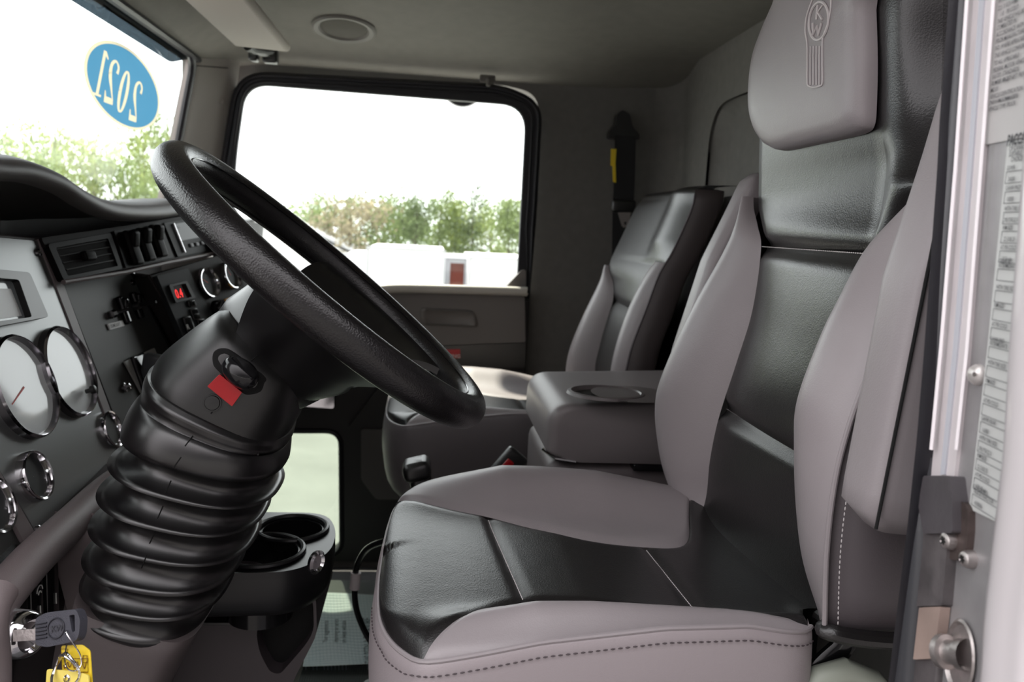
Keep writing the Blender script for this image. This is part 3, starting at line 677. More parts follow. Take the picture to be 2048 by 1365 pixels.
rows = [[p+V((0, 0, 0)), p+V((.004, -.03, 0)), p+V((-.0, -.16, 0)), p+V((0, -.3, 0))] for p in ring]; v, f = gridf(rows); g.add(v, f)
g.build('switch_surround', BROWN, dash)
sb = PP([(-30, 1180), (60, 1090), (110, 1100), (150, 1240), (175, 1420), (-30, 1420)], X=XK-.055); plate('ignition_panel', sb, BLKG, dash, t=.02)
for k, (x, y) in enumerate(((34, 1232), (66, 1205), (98, 1180))):
    c0 = P(x, y, X=XK-.048); g = G(); g.add(*rbox(c0, (.012, .024, .080), .004)); r = g.build('rocker_switch', BLKG, dash)
    g = G(); 
    if k == 1: g.add(*tube([c0+V((.007, .006*cos(t), .012+.006*sin(t))) for t in [pi*i/8 for i in range(9)]], .0006, 5)); g.add(*tube([c0+V((.007, .003*cos(t), .009+.003*sin(t))) for t in [pi*i/8 for i in range(9)]], .0006, 5))
    g.add(*tube([c0+V((.007, 0, -.004)), c0+V((.007, 0, -.016))], .0007, 5)); g.build('symbol', WHITEI, r)
ig = P(34, 1268, X=XK-.02); ax = V((.75, -.35, .08)).normalized()
g = G(); g.add(*lathe(ig, ax, [(-.05, .020), (-.01, .022), (.010, .022), (.016, .019), (.019, .015), (.014, .012), (.010, .0005)], 36)); g.build('ignition_barrel', CHROME, dash)
# key
ka, kb = P(38, 1272, Y=.60), P(168, 1250, Y=.585)
key = thing('ignition_key', 'dark grey truck key turned in the chrome ignition barrel', 'key', ka)
ku = (kb-ka).normalized(); kn_ = (CAM-ka); kn_ = (kn_-ku*kn_.dot(ku)).normalized(); kv = kn_.cross(ku); kv = kv if kv.z > 0 else -kv
kp = lambda x, y: P(x, y, pl=(ka, kn_))
plate('blade', [kp(28, 1260), kp(82, 1258), kp(82, 1281), kp(28, 1284)], STEEL, key, t=.0028, lift=.0014, bevel=.0004)
hdp = rpoly([kp(*q) for q in ((79, 1236), (100, 1225), (160, 1218), (168, 1238), (166, 1268), (160, 1282), (102, 1294), (79, 1290))], .003, 4)
hl = rpoly([kp(*q) for q in ((146, 1231), (157, 1229), (158, 1262), (152, 1264))], .001, 3)
hd = plate('bow', hdp, mat('key_plastic', (.055, .055, .07), .5, bump=.5, bscale=1500), key, [hl], t=.008, lift=.004, bevel=.0012)
g = G(); c0 = kp(121, 1256)+kn_*.0046; g.add(*tube([c0+ku*.0072*cos(t)+kv*.0072*sin(t) for t in [2*pi*i/28 for i in range(28)]], .0005, 6, closed=True))
for k in (-2, -1, 0, 1, 2): g.add(*tube([c0-ku*.008+kv*k*.0026, c0-ku*.0175+kv*k*.0026], .0006, 5))
text_g(g, 'KW', .0062, c0-ku*.0042-kv*.0022, ku, kv, bold=.03); g.build('badge', mat('key_badge', (.02, .02, .028), .4), hd)
krg = thing('key_ring', 'thin wire split rings linking the key to yellow tags', 'key ring', kp(146, 1300))
def ringpts(c, rx, ry, rot, n=90):
    c0 = P(*c, pl=(ka, kn_)); k = (P(c[0]+1, c[1], pl=(ka, kn_))-c0).length
    return [c0+(ku*(cos(t)*rx*cos(rot)-sin(t)*ry*sin(rot))+kv*(cos(t)*rx*sin(rot)+sin(t)*ry*cos(rot)))*k+kn_*(.004+.0035*sin(2*t)) for t in [2*pi*i/n for i in range(n)]]
g = G(); g.add(*tube(ringpts((150, 1300), 11, 34, .25), .0006, 6, closed=True)); g.build('upper_ring', CHROME, krg)
g = G(); g.add(*tube(ringpts((140, 1340), 25, 28, 0), .0010, 8, closed=True)); g.add(*tube([p+kn_*.002 for p in ringpts((141, 1341), 24, 27, .3)], .0009, 8, closed=True)); g.build('lower_ring', CHROME, krg)
t1 = rpoly([kp(*q)-kn_*.002 for q in ((118, 1293), (160, 1291), (176, 1303), (181, 1380), (122, 1380))], .002, 3)
yt = thing('key_tag', 'deeper yellow key tag with inked boxes and handwriting', 'key tag', t1[0]); plate('tag_card', t1, YEL, yt, t=.0008)
g = G(); kq = lambda x, y: P(x, y, pl=(ka-kn_*.0012, kn_))
def boxl(a, b, c, d): return [kq(a, b), kq(c, b), kq(c, d), kq(a, d)]
for bx in (boxl(122, 1299, 135, 1307), boxl(166, 1312, 174, 1326), boxl(123, 1318, 176, 1345)): g.add(*tube(bx, .0003, 4, closed=True))
scr = [kq(127+i*2.1, 1331+7*sin(i*1.35)*(1 if i % 3 else .5)) for i in range(23)]; g.add(*tube(catmull(scr, 90), .00035, 4)); g.build('handwriting', mat('tag_ink', (.16, .06, .0), .6), yt)
t2 = rpoly([kp(*q)+kn_*.002 for q in ((98, 1338), (150, 1342), (181, 1350), (184, 1420), (92, 1420))], .002, 3)
yt2 = thing('key_tag', 'paler yellow blank key tag hanging lowest on the ring', 'key tag', t2[0]); plate('tag_card', t2, YELP, yt2, t=.0012)
g = G(); g.add(*lathe(kp(139, 1357)+kn_*.002, kn_, [(0, .003), (.0008, .0028), (.001, .0015)], 16)); g.build('eyelet', CHROME, yt2)

# ================================================================== STEERING COLUMN AND WHEEL
YW = .82
wc = (P(364, 320, Y=YW)+P(938, 810, Y=YW))/2
e1 = (P(364, 320, Y=YW)-P(938, 810, Y=YW)); RW = e1.length/2; e1.normalize()
e2 = P(648, 500, Y=YW+.19)-P(560, 552, Y=YW-.19); e2 = (e2-e1*e2.dot(e1)).normalized()
wn = e1.cross(e2); wn = wn if wn.x > 0 else -wn      # towards the driver
wheel = thing('steering_wheel', 'black leather steering wheel seen edge-on above the driver seat', 'steering wheel', wc)
RT_ = .0168
g = G(); rings = []
for k in range(160):
    t = 2*pi*k/160; c = wc+(e1*cos(t)+e2*sin(t))*RW; rd = (e1*cos(t)+e2*sin(t)); rr = []
    for j in range(28):
        a = 2*pi*j/28; R = RT_*(1+.0*cos(a)); rr.append(c+rd*cos(a)*R*.98+wn*sin(a)*R*1.04)
    rings.append(rr)
v, f = gridf(rings, cu=True, cv=True); rim = mk('rim', v, f, WHEELL, wheel)
for s_ in (1, -1):
    g = G(); g.add(*tube([wc+(e1*cos(2*pi*k/120)+e2*sin(2*pi*k/120))*(RW-RT_*.75*1)+wn*RT_*.72*s_ for k in range(120)], .0007, 5, closed=True)); g.build('rim_seam', BLKG, wheel)
# deep dished web from hub to rim
def webp(t, s, off):  # s 0 hub .. 1 rim
    rd = e1*cos(t)+e2*sin(t); r = .062+(RW-.010-.062)*s; h = -.090*(1-s)**1.7-.004
    return wc+rd*r+wn*(h+off)
for sg in (-1, 1):
    fr_, bk = [], []
    for i in range(19):
        s = i/18; ta = radians(62+20*s**1.5); tb_ = radians(178-38*min(1, s/.35)+12*max(0, s-.35)/.65)
        fr_.append([webp(sg*(ta+(tb_-ta)*j/20), s, .004) for j in range(21)]); bk.append([webp(sg*(ta+(tb_-ta)*j/20), s, -.004-.004*sin(pi*j/20)) for j in range(21)])
    rows = [a+b[::-1] for a, b in zip(fr_, bk)]; v, f = loft(rows); mk('spoke', v, f, BLKS, wheel, sharp=60)
g = G(); g.add(*lathe(wc, wn, [(-.125, .050), (-.11, .060), (-.095, .066), (-.075, .068), (-.05, .062), (-.03, .058), (-.02, .050), (-.016, .0005)], 56, caps=False)); g.build('hub', BLKS, wheel)

col_ = thing('steering_column', 'black steering column with ribbed rubber boot below the wheel', 'steering column', P(400, 900, Y=YW))
# shroud
def silloft(secs, n=60, Y=YW, ry=.08, e=2.4, seg=56):
    """secs: (Lx,Ly,Rx,Ry,ry)"""
    Ls = catmull([V((a[0], a[1], a[4] if len(a) > 4 else ry)) for a in secs], n); Rs = catmull([V((a[2], a[3], 0)) for a in secs], n)
    return [sect((l.x, l.y), (r.x, r.y), Y, l.z, seg, e) for l, r in zip(Ls, Rs)]
sh = silloft([(470, 606, 632, 742, .068), (460, 612, 628, 752, .074), (440, 622, 622, 764, .082), (400, 650, 612, 795, .088), (350, 690, 597, 832, .092), (332, 712, 586, 852, .094), (326, 735, 579, 866, .094), (332, 750, 570, 872, .090)], 50, e=2.7)
shr = mk('shroud', *loft(sh), BLKP, col_, sharp=60)
g = G(); g.add(*loft(silloft([(462, 602, 640, 735, .060), (455, 612, 632, 752, .070), (462, 618, 626, 756, .066)], 8, e=2.3))); g.build('shroud_collar', BLKP, col_)
bl = [(318, 725, 586, 858, .095), (312, 738, 584, 866, .101), (309, 752, 581, 878, .100), (310, 772, 572, 893, .092),
      (286, 792, 576, 888, .102), (268, 840, 573, 925, .104), (290, 868, 545, 950, .084),
      (243, 892, 562, 974, .104), (270, 925, 526, 1000, .084), (222, 950, 534, 1022, .104), (250, 985, 503, 1050, .084),
      (206, 1012, 514, 1074, .102), (232, 1045, 480, 1096, .083), (194, 1072, 482, 1126, .100), (214, 1100, 454, 1146, .082), (190, 1122, 458, 1172, .098), (204, 1146, 436, 1188, .088), (190, 1158, 424, 1215, .094), (196, 1166, 412, 1238, .088), (205, 1168, 404, 1240, .08)]
def boot_rings():
    top, rest = bl[:3], bl[3:]; A_ = lambda q: (q[0], q[1], q[2], q[3], q[4]); out = [sect(q[:2], q[2:4], YW, q[4], 72, 2.5) for q in (catmull4(top, 10))]
    vs = rest[0::2]; cs = rest[1::2]
    for i, c in enumerate(cs):
        a = vs[i]; b = vs[i+1] if i+1 < len(vs) else rest[-1]
        for k in range(1, 17):
            t = k/16; w = sin(pi*t)**.55 if 0 < t < 1 else 0; q = [x+(y-x)*t+(z-(x+y)/2)*w for x, y, z in zip(a, b, c)]
            out.append(sect(q[:2], q[2:4], YW, q[4], 72, 2.5))
    return out
def catmull4(qs, n): return [[a+(b-a)*t for a, b in zip(qs[min(int(f), len(qs)-2)], qs[min(int(f), len(qs)-2)+1])] for f, t in [((len(qs)-1)*k/(n-1), (len(qs)-1)*k/(n-1)-min(int((len(qs)-1)*k/(n-1)), len(qs)-2)) for k in range(n)]]
bo = mk('boot', *loft(boot_rings()), BLKS, col_, sharp=0)
tb = bvh(bo)
g = G()
for (a, b) in (((386, 872), (370, 893)), ((362, 915), (347, 936)), ((342, 962), (331, 987)), ((326, 1013), (315, 1038)), ((310, 1065), (299, 1088)), ((293, 1112), (283, 1137))):
    pts = [onto(tb, a[0]+(b[0]-a[0])*i/10, a[1]+(b[1]-a[1])*i/10, .0001) for i in range(11)]; g.add(*tube(pts, .0006, 6))
g.build('boot_parting_line', mat('pit_black', (.003, .003, .003), .9), bo)
lc = mk('lower_cover', *loft(silloft([(196, 1140, 424, 1218, .085), (192, 1165, 412, 1236, .09), (188, 1210, 392, 1270, .092), (182, 1260, 372, 1310, .094), (176, 1330, 336, 1375, .096), (165, 1460, 290, 1480, .10), (150, 1640, 240, 1660, .10)], 40, e=4.5)), BROWND, col_, sharp=60)
# lever pod on the near side of the shroud
ts = bvh(shr)
def ons(px, py, lift=.0005): return onto(ts, px, py, lift)
oc = [(428, 705), (446, 697), (470, 706), (528, 752), (528, 768), (520, 784), (496, 790), (480, 782), (436, 742), (426, 726)]
cen = sum([ons(*q) for q in oc], V())/len(oc)
nn = (CAM-cen).normalized(); a, b = ons(446, 700), ons(500, 785); ul = (b-a).normalized(); 
nn = (nn-ul*nn.dot(ul)).normalized(); wv = nn.cross(ul)
rim_ = [ons(*q, .0004) for q in oc]; rim_ = catmull(rim_, 60, True)
v = rim_+[cen+(p-cen)*.9+nn*.001 for p in rim_]+[cen+(p-cen)*.5-nn*.0+nn*.001 for p in rim_]; 
rows = [rim_, v[60:120], v[120:180]]; v, f = gridf(rows, cu=True); f.append(tuple(range(120, 180))); mk('lever_opening', v, f, mat('pit_black', (.003, .003, .003), .9), col_)
pod0, pod1 = P(452, 722, Y=ons(452, 722).y-.004), P(512, 772, Y=ons(512, 772).y-.012)
ud = (pod1-pod0).normalized(); nd = (CAM-pod0); nd = (nd-ud*nd.dot(ud)).normalized(); wd_ = nd.cross(ud)
rings = []
for i in range(21):
    s = i/20; w_ = .011*min(1, (sin(pi*min(max(s, .0), 1))**.35 if 0 < s < 1 else .12))*(1+.15*s); rings.append([pod0.lerp(pod1, s)+wd_*cos(t)*w_*1.05+nd*(sin(t)*w_*1.0+.004) for t in [2*pi*k/24 for k in range(24)]])
lev = mk('signal_lever_pod', *loft(rings), BLKG, col_, sharp=0)
rq = [(450, 752), (486, 783), (468, 810), (417, 770), (432, 750)]
ro = [ons(q[0], q[1], .0005) for q in ((441, 748), (486, 784), (466, 812), (417, 772))]
c0 = sum(ro, V())/4; n0 = (ro[1]-ro[0]).cross(ro[3]-ro[0]).normalized(); n0 = n0 if n0.dot(CAM-c0) > 0 else -n0
ro = [p-n0*(p-c0).dot(n0) for p in ro]; plate('red_hazard_tab', rpoly(ro, .001, 3), REDP, col_, t=.006, lift=.006, bevel=.001)
g = G(); c0 = ons(425, 806); g.add(*lathe(c0, (CAM-c0).normalized()*.6+V((0, -.4, 0)), [(-.004, .0078), (.0016, .0078), (.0016, .0068), (.0028, .0062), (.0032, .0003)], 28)); g.build('column_button', BLKP, col_)
g = G(); g.add(*tube([ons(428+i*-1.2, 818+i*2, .0002) for i in range(6)], .0006, 6)); g.add(*tube([ons(502+i*5.5, 723-i*5, .0003) for i in range(4)], .0006, 6)); g.build('shroud_parting_line', mat('pit_black', (.003, .003, .003), .9), shr)
g = G(); g.add(*tube([P(q[0], q[1], Y=YW+.05) for q in ((600, 790), (620, 772), (640, 765))], .010, 8)); g.build('far_stalk', BLKP, col_)

# ================================================================== SEATS
def station(lst):
    """(px,py,Y) list -> function z -> point"""
    pts = catmull([P(a, b, Y=c) for a, b, c in lst], 80); tab = sorted((p.z, p.x, p.y) for p in pts)
    tx = [(t[0], t[1]) for t in tab]; ty = [(t[0], t[2]) for t in tab]
    def fn(z):
        if z > tx[-1][0]:
            k = (tx[-1][1]-tx[-8][1])/max(tx[-1][0]-tx[-8][0], 1e-6); return V((tx[-1][1]+k*(z-tx[-1][0]), ty[-1][1], z))
        if z < tx[0][0]: return V((tx[0][1], ty[0][1], z))
        return V((lin(z, tx), lin(z, ty), z))
    return fn
def xform(fn, T):
    return lambda z: T(fn(z))
def strip(zs, fa, fb, bul=0, nb=12, mid=None, dz=None, out=V((-1, 0, 0))):
    rows = []
    for z in zs:
        a, b = fa(z), fb(z); r = []
        m = mid(z) if mid else None
        for j in range(nb+1):
            s = j/nb
            if m is not None:
                p = a*((s-.5)*(s-1)*2)+m*(s*(1-s)*4)+b*(s*(s-.5)*2)
            else: p = a.lerp(b, s)
            p = p+out*(bul*(sin(pi*s)**.6))
            if dz: p = p+out*dz(z, s)
            r.append(p)
        rows.append(r)
    return rows
def edge_close(rows, depth, out=V((-1, 0, 0))):
    return rows
# ---- driver seat
seat = thing('driver_seat', 'near air-ride driver seat in grey and black leather with high backrest', 'seat', (.2, .8, FZ))
ZT = .855
nO = station([(1650, 1262, .585), (1655, 1100, .580), (1672, 960, .578), (1700, 850, .577), (1735, 755, .578), (1765, 680, .580), (1806, 540, .583), (1850, 378, .588)])
nC_ = station([(1640, 1235, .635), (1606, 1120, .632), (1593, 1000, .630), (1592, 890, .628), (1600, 800, .626), (1650, 670, .626), (1690, 590, .626), (1738, 500, .628), (1800, 425, .612), (1848, 376, .592)])
nI = station([(1640, 1235, .66), (1618, 1120, .68), (1612, 1000, .69), (1614, 900, .69), (1618, 820, .685), (1655, 700, .675), (1692, 600, .66), (1738, 502, .645), (1800, 428, .618), (1850, 374, .590)])
fI = station([(1400, 1040, .92), (1413, 990, .92), (1420, 920, .915), (1438, 835, .91), (1475, 720, .905), (1505, 620, .905), (1522, 500, .91), (1516, 455, .925), (1508, 420, .955), (1507, 395, .965)])
fC = station([(1385, 1030, .99), (1345, 975, .995), (1318, 920, .995), (1300, 820, .995), (1315, 745, .99), (1380, 610, .985), (1445, 510, .98), (1490, 440, .975), (1507, 405, .970)])
fO = lambda z: fC(z)+V((.055, .028, 0))*min(1, max(0.05, (ZT-z)/.12))
zb = [.435+(.855-.435)*i/60 for i in range(61)]
def tmap(f, z0, z1=.855, a=.435): return lambda z: f(z0+(z1-z0)*(z-a)/(z1-a))
zn0 = P(1650, 1262, Y=.585).z; zn1 = P(1640, 1240, Y=.635).z; zn2 = P(1640, 1235, Y=.66).z
def puff(zc, w=.014, d=.007): return lambda z, s: -sum(d*exp(-((z-c)/w)**2) for c in zc)
mk('near_bolster', *gridf(strip(zb, tmap(nO, zn0), tmap(nI, zn2), 0, 16, tmap(nC_, zn1))), GREYL, seat, sharp=0)
zf = [.452+(.855-.452)*i/60 for i in range(61)]
mk('far_bolster', *gridf(strip(zf, fI, lambda z: fC(z)+V((.02, .02, 0)), .004, 16, lambda z: fC(z)*.62+fI(z)*.38+V((-.012, .0, 0)))), GREYL, seat, sharp=0)
mk('far_bolster_side', *gridf(strip(zf, lambda z: fC(z)+V((.02, .02, 0)), lambda z: fC(z)+V((.12, .02, 0)), .004, 8, out=V((0, 1, 0)))), BLKL, seat, sharp=0)
zl = [.395+(.600-.395)*i/40 for i in range(41)]; zm = [.600+(.795-.600)*i/40 for i in range(41)]
def low(z):
    p = fI(z); return p
BLow = station([(1385, 1030, .955), (1395, 1000, .95), (1412, 985, .92)])
def fIl(z): return fI(z) if z > .452 else BLow(z)+V((0, .02, 0))
mk('lower_centre_panel', *gridf(strip(zl, nI, fIl, .004, 24, dz=lambda z, s: -.008*exp(-((z-.600)/.009)**2)-.0*s-.02*max(0, (.43-z)/.03)**2)), BLKL, seat, sharp=0)
mk('middle_panel', *gridf(strip(zm, nI, fI, .004, 24, dz=lambda z, s: -.008*exp(-((z-.600)/.009)**2)-.008*exp(-((z-.795)/.009)**2))), BLKL, seat, sharp=0)
# upper part: full width shell with the headrest pad
tnE = station([(1850, 374, .590), (1868, 300, .602), (1880, 210, .618), (1885, 100, .628), (1886, 0, .630), (1886, -70, .632)])
tfE = station([(1507, 395, .965), (1509, 300, .962), (1512, 220, .958), (1520, 150, .952), (1548, 40, .94), (1560, 0, .935), (1590, -70, .925)])
pnE = station([(1742, 495, .648), (1762, 420, .655), (1772, 330, .66), (1762, 268, .665), (1763, 150, .665), (1765, 0, .665), (1768, -70, .67)])
def uI(z): return nI(z) if z < ZT else tnE(z)
def uF(z): return fI(z) if z < ZT else tfE(z)
zu = [.795+(1.085-.795)*i/50 for i in range(51)]
rows = []
for z in zu:
    a, m, b = uI(z), pnE(z), uF(z); r = []
    kz = min(1, max(0, (z-.80)/.05)); 
    for j in range(13):
        s = j/12; p = a.lerp(m, s); p = p+V((-1, 0, 0))*(.020*sin(pi*min(1, s*1.0)/2+0)*0)+V((-1, -.3, 0))*(.010*kz*sin(pi*s)); r.append(p)
    for j in range(1, 19):
        s = j/18; p = m.lerp(b, s)+V((-1, 0, 0))*(.004*sin(pi*s)); p += V((1, 0, 0))*(.012*max(0, (s-.93)/.07)**2); r.append(p)
    rows.append([p+V((1, 0, 0))*.008*exp(-((z-.795)/.008)**2) for p in r])
# round over the top
for i in range(1, 9):
    a = pi/2*i/8; rows.append([p+V((.05*(1-cos(a)), 0, .035*sin(a))) for p in rows[50]])
rows.append([p+V((.10, 0, .03)) for p in rows[50]])
up_ = mk('upper_back', *gridf(rows), BLKL, seat, sharp=0)
# near flank of the upper back, far flank
rows = []
for z in [.84+.245*i/20 for i in range(21)]: 
    a = tnE(z); rows.append([a, a+V((.03, -.004, 0)), a+V((.07, 0, 0)), a+V((.12, .02, 0))])
mk('upper_flank', *gridf(rows), BLKL, seat, sharp=0)
rows = []
for z in [.80+.285*i/20 for i in range(21)]:
    a = tfE(max(z, ZT)); a.z = z; rows.append([a+V((.011, 0, 0)), a+V((.04, .006, 0)), a+V((.12, -.02, 0))])
mk('upper_flank', *gridf(rows), BLKL, seat, sharp=0)
# side panel between outer seam and back
rows = []
for z in [zn0+(.852-zn0)*i/40 for i in range(41)]:
    a = nO(z); k = min(1, (z-zn0)/.03); rows.append([a+V((.004, .004, 0)), a+V((.03, -.012*k, 0)), a+V((.07, -.014*k, 0)), a+V((.13, -.006, 0)), a+V((.16, .03, 0))])
rows = [catmull(r, 14) for r in rows]
mk('near_side_panel', *gridf(rows), mat('taupe_leather', (.085, .072, .078), .45, bump=.12, bscale=900, kind='leather'), seat, sharp=0)
# rolled bottom edge of the back
q_ = nO(zn0)
ed = [nI(zn2), nC_(zn1)+V((.006, -.005, -.002)), q_, q_+V((.03, -.008, -.003)), q_+V((.09, -.008, -.006)), q_+V((.15, 0, -.006))]
g = G(); g.add(*tube(catmull(ed, 30), .007, 10)); g.build('back_bottom_roll', BLKL, seat)
g = G(); g.add(*tube(catmull([P(a, b, Y=c)+V((-.003, 0, 0)) for a, b, c in ((1386, 1032, .95), (1440, 1068, .90), (1484, 1122, .845), (1532, 1176, .78), (1590, 1216, .715), (1640, 1240, .665))], 40), .0016, 8)); g.build('base_piping', THREADD, seat)
g = G(); g.add(*tube(catmull([nO(z)+V((-.001, -.001, 0)) for z in [zn0+(.851-zn0)*i/30 for i in range(31)]], 80), .0022, 8)); g.build('bolster_piping', GREYL, seat)
g = G(); stitches(g, [nO(z)+V((.008, -.0055, 0)) for z in [zn0+.004+(.846-zn0)*i/60 for i in range(61)]], .0045, .003, .0006); g.build('bolster_stitching', THREAD, seat)
g = G(); q = [uI(.795).lerp(uF(.795), s/20)+V((.0005, 0, 0)) for s in range(21)]; stitches(g, q, .0042, .003, .0007); g.build('upper_stitching', THREAD, seat)
g = G(); q = [nI(.600).lerp(fI(.600), s/20)+V((.0055, 0, 0)) for s in range(21)]; stitches(g, q, .0040, .003, .0005); g.build('lower_stitching', THREADD, seat)
# back shell
rows = []
for z in (.50, .6, .8, .9, 1.0, 1.08, 1.115):
    a = nO(z) if z < .85 else tnE(z); b = fC(z) if z < .85 else tfE(z); rows.append([V((a.x+.12, a.y+.01, z)), V((a.x+.155, (a.y+b.y)/2, z)), V((b.x+.12, b.y, z))])
mk('back_shell', *gridf([catmull(r, 10) for r in rows]), BLKP, seat, sharp=0)
# headrest pad
hp = [(1600, -60), (1572, 0), (1545, 60), (1527, 110), (1519, 160), (1517, 215), (1524, 255), (1540, 283), (1556, 297), (1580, 302), (1640, 290), (1700, 277), (1738, 266), (1752, 250), (1756, 210), (1758, 120), (1755, 20), (1752, -60)]
tu = bvh(up_); h0, h1, h2 = onto(tu, 1560, 250, 0), onto(tu, 1720, 240, 0), onto(tu, 1650, 60, 0)
hn = (h1-h0).cross(h2-h0).normalized(); hb = catmull([P(px, py, pl=(h0, hn)) for px, py in hp], 90, True)
hc = P(1640, 130, pl=(h0, hn))
rows = [[p+V((-.001, 0, 0)) for p in hb]]
for k, (s, l) in enumerate(((.992, .008), (.965, .014), (.90, .019), (.8, .021), (.6, .022), (.35, .022), (.12, .022))):
    rows.append([hc+(p-hc)*s+V((-l, 0, 0)) for p in hb])
v, f = gridf(rows, cu=True); f.append(tuple(range(len(v)-90, len(v)))); pad = mk('headrest_pad', v, f, GREYL, seat, sharp=0)
tp = bvh(pad); E1 = lambda q, l=.0006: onto(tp, q[0], q[1], l)
g = G()
outl = [(1634, -20), (1622, 10), (1614, 36), (1612, 62), (1615, 82), (1616, 100), (1616, 130), (1616, 165), (1620, 173), (1630, 175), (1641, 172), (1646, 165), (1646, 130), (1646, 90), (1648, 72), (1656, 50), (1662, 24), (1663, 0), (1660, -20)]
g.add(*tube(catmull([E1(q) for q in outl], 90), .0009, 6))
circ = [(1639+21*cos(t)*.92+3*sin(t), 42-38*sin(t)) for t in [2*pi*i/48 for i in range(48)]]
g.add(*tube([E1(q) for q in circ], .0013, 6, closed=True))
for x in (1622, 1628, 1634, 1640): g.add(*tube([E1((x+(.4 if y < 110 else 0), y)) for y in range(92, 172, 6)], .0007, 5))
def glyph(pts): g.add(*tube([E1(q) for q in pts], .0012, 6))
glyph([(1637, 10), (1634, 39)]); glyph([(1647, 10), (1637, 25), (1646, 39)])
glyph([(1627, 46), (1628, 70), (1636, 52), (1638, 70), (1645, 46)])
g.build('embroidered_badge', THREAD, pad)
# ---- seat cushion
ZP = .465
nper = lambda x: smo(x, [(-.036, .74), (-.034, .70), (-.030, .665), (-.02, .632), (-.005, .606), (.01, .592), (.04, .588), (.1, .588), (.29, .588), (.315, .592), (.332, .605), (.342, .635), (.352, .66), (.38, .665), (.46, .665)])
fper = lambda x: smo(x, [(-.036, .80), (-.034, .86), (-.030, .915), (-.02, .955), (-.005, .985), (.02, 1.005), (.06, 1.015), (.2, 1.015), (.45, 1.01)])
ns = lambda x: max(nper(x), smo(x, [(.004, .588), (.02, .610), (.035, .625), (.06, .645), (.093, .663), (.14, .666), (.20, .655), (.255, .640), (.315, .622), (.335, .612), (.342, .635), (.38, .6651), (.46, .6651)]) if x > .004 else nper(x))
fs = lambda x: min(fper(x), smo(x, [(-.036, .80), (-.034, .86), (-.030, .912), (-.022, .926), (-.01, .921), (.01, .905), (.04, .888), (.077, .872), (.13, .842), (.19, .815), (.26, .810), (.29, .820), (.308, .850), (.325, .905), (.345, .955), (.42, .98)]))
def zper(x, y): return .462 if y > .8 else lin(x, [(-.03, .452), (.0, .455), (.02, .460), (.1, .476), (.2, .488), (.27, .490), (.33, .480), (.45, .47)])*(1-min(1, max(0, (y-.62)/.15)))+.455*min(1, max(0, (y-.62)/.15))
def ztop(x, y):
    b = .474-.012*min(1, max(0, x-.15)/.2)
    b += .020*exp(-((y-.622)/.022)**2)*min(1, max(0, (x-.0)/.1))
    b += .034*exp(-((y-.955)/.055)**2)*min(1, max(0.2, (x+.04)/.14))*(1 if x < .22 else max(0, 1-(x-.22)/.2)**.7 if x < .42 else 0)
    return b
def zsurf(x, y):
    d = min(max(0, y-nper(x)), max(0, fper(x)-y), max(0, (x+.037))*1.0)
    k = min(1, d/.045); k = sqrt(max(0, 1-(1-k)**2)); zp = zper(x, y); return zp+(ztop(x, y)-zp)*k
xs_ = [-.036+.49*(i/110)**1.7 for i in range(111)]
def cush(fa, fb, n, T, x0=None, puffd=.003, zz=()):
    rows = []
    for x in xs_:
        if x0 is not None and x < x0: continue
        a, b = fa(x), fb(x); r = []
        for j in range(n+1):
            s = j/n; y = a+(b-a)*s; w = min(1, (b-a)/.03)
            z = zsurf(x, y)-.0045*w*(exp(-(s*(b-a)/.005)**2)+exp(-((1-s)*(b-a)/.005)**2))*(1 if 0 else .7)
            for k in zz:
                xk = k[0]+(y-.66)*k[1]; z -= .003*exp(-((x-xk)/.005)**2)
            r.append(T(V((x, y, z))))
        rows.append(r)
    return rows
SEAMS = ((.096, -.09), (.252, -.06))
def cushion(seat, T, taupe, seams=True, sk=.12):
    mk('cushion_top', *gridf(cush(ns, fs, 44, T, zz=SEAMS if seams else ())), BLKL, seat, sharp=0)
    mk('near_cushion_bolster', *gridf(cush(nper, ns, 14, T, .004)), GREYL, seat, sharp=0)
    mk('far_cushion_bolster', *gridf(cush(fs, fper, 18, T, -.031)), GREYL, seat, sharp=0)
    per = [(x, nper(x)) for x in xs_[::-1] if x < .339]+[(x, fper(x)) for x in xs_ if x < .44]
    pp = [V((x, y, zper(x, y))) for x, y in per]; pp = arclen(pp, 150)
    cx = V((.2, .8, 0))
    rows = []
    for p in pp:
        o_ = V((p.x-.22, (p.y-.8), 0)); o_.x *= .6
        m = max(abs(o_.x)/.26*1.0, abs(o_.y)/.21); n_ = V((-(max(0, .03-p.x)/.065), (-1 if p.y < .8 else 1)*min(1, abs(p.y-.8)/.2)**4, 0))
        n_ = n_.normalized() if n_.length > .01 else V((-1, 0, 0))
        prof = [(0, .001), (.003, -.004), (.006, -.02), (.008, -.045), (.006, -.08), (-.004, -sk), (-.03, -sk-.03), (-.06, -sk-.035)]
        rows.append([T(p+n_*a+V((0, 0, b))) for a, b in prof])
    mk('cushion_skirt', *gridf([catmull(r, 18) for r in rows]), taupe, seat, sharp=0)
    g = G(); g.add(*tube([T(p+V((0, 0, .001))) for p in pp], .0022, 8)); g.build('cushion_piping', GREYL, seat)
    return pp
TL = mat('taupe_leather', (.085, .072, .078), .45)
ID = lambda p: p
SKL = mat('skirt_leather', (.30, .262, .272), .42, bump=.12, bscale=900, kind='leather')
pp = cushion(seat, ID, SKL)
g = G(); sp_ = [p+V((-(.006 if p.x < .0 else 0), -.0058 if p.x > -.02 else -.002, -.0085)) for p in pp if p.y < .72]; stitches(g, sp_, .0060, .0038, .0008); g.build('skirt_stitching', mat('dark_thread', (.06, .045, .05), .7), seat)
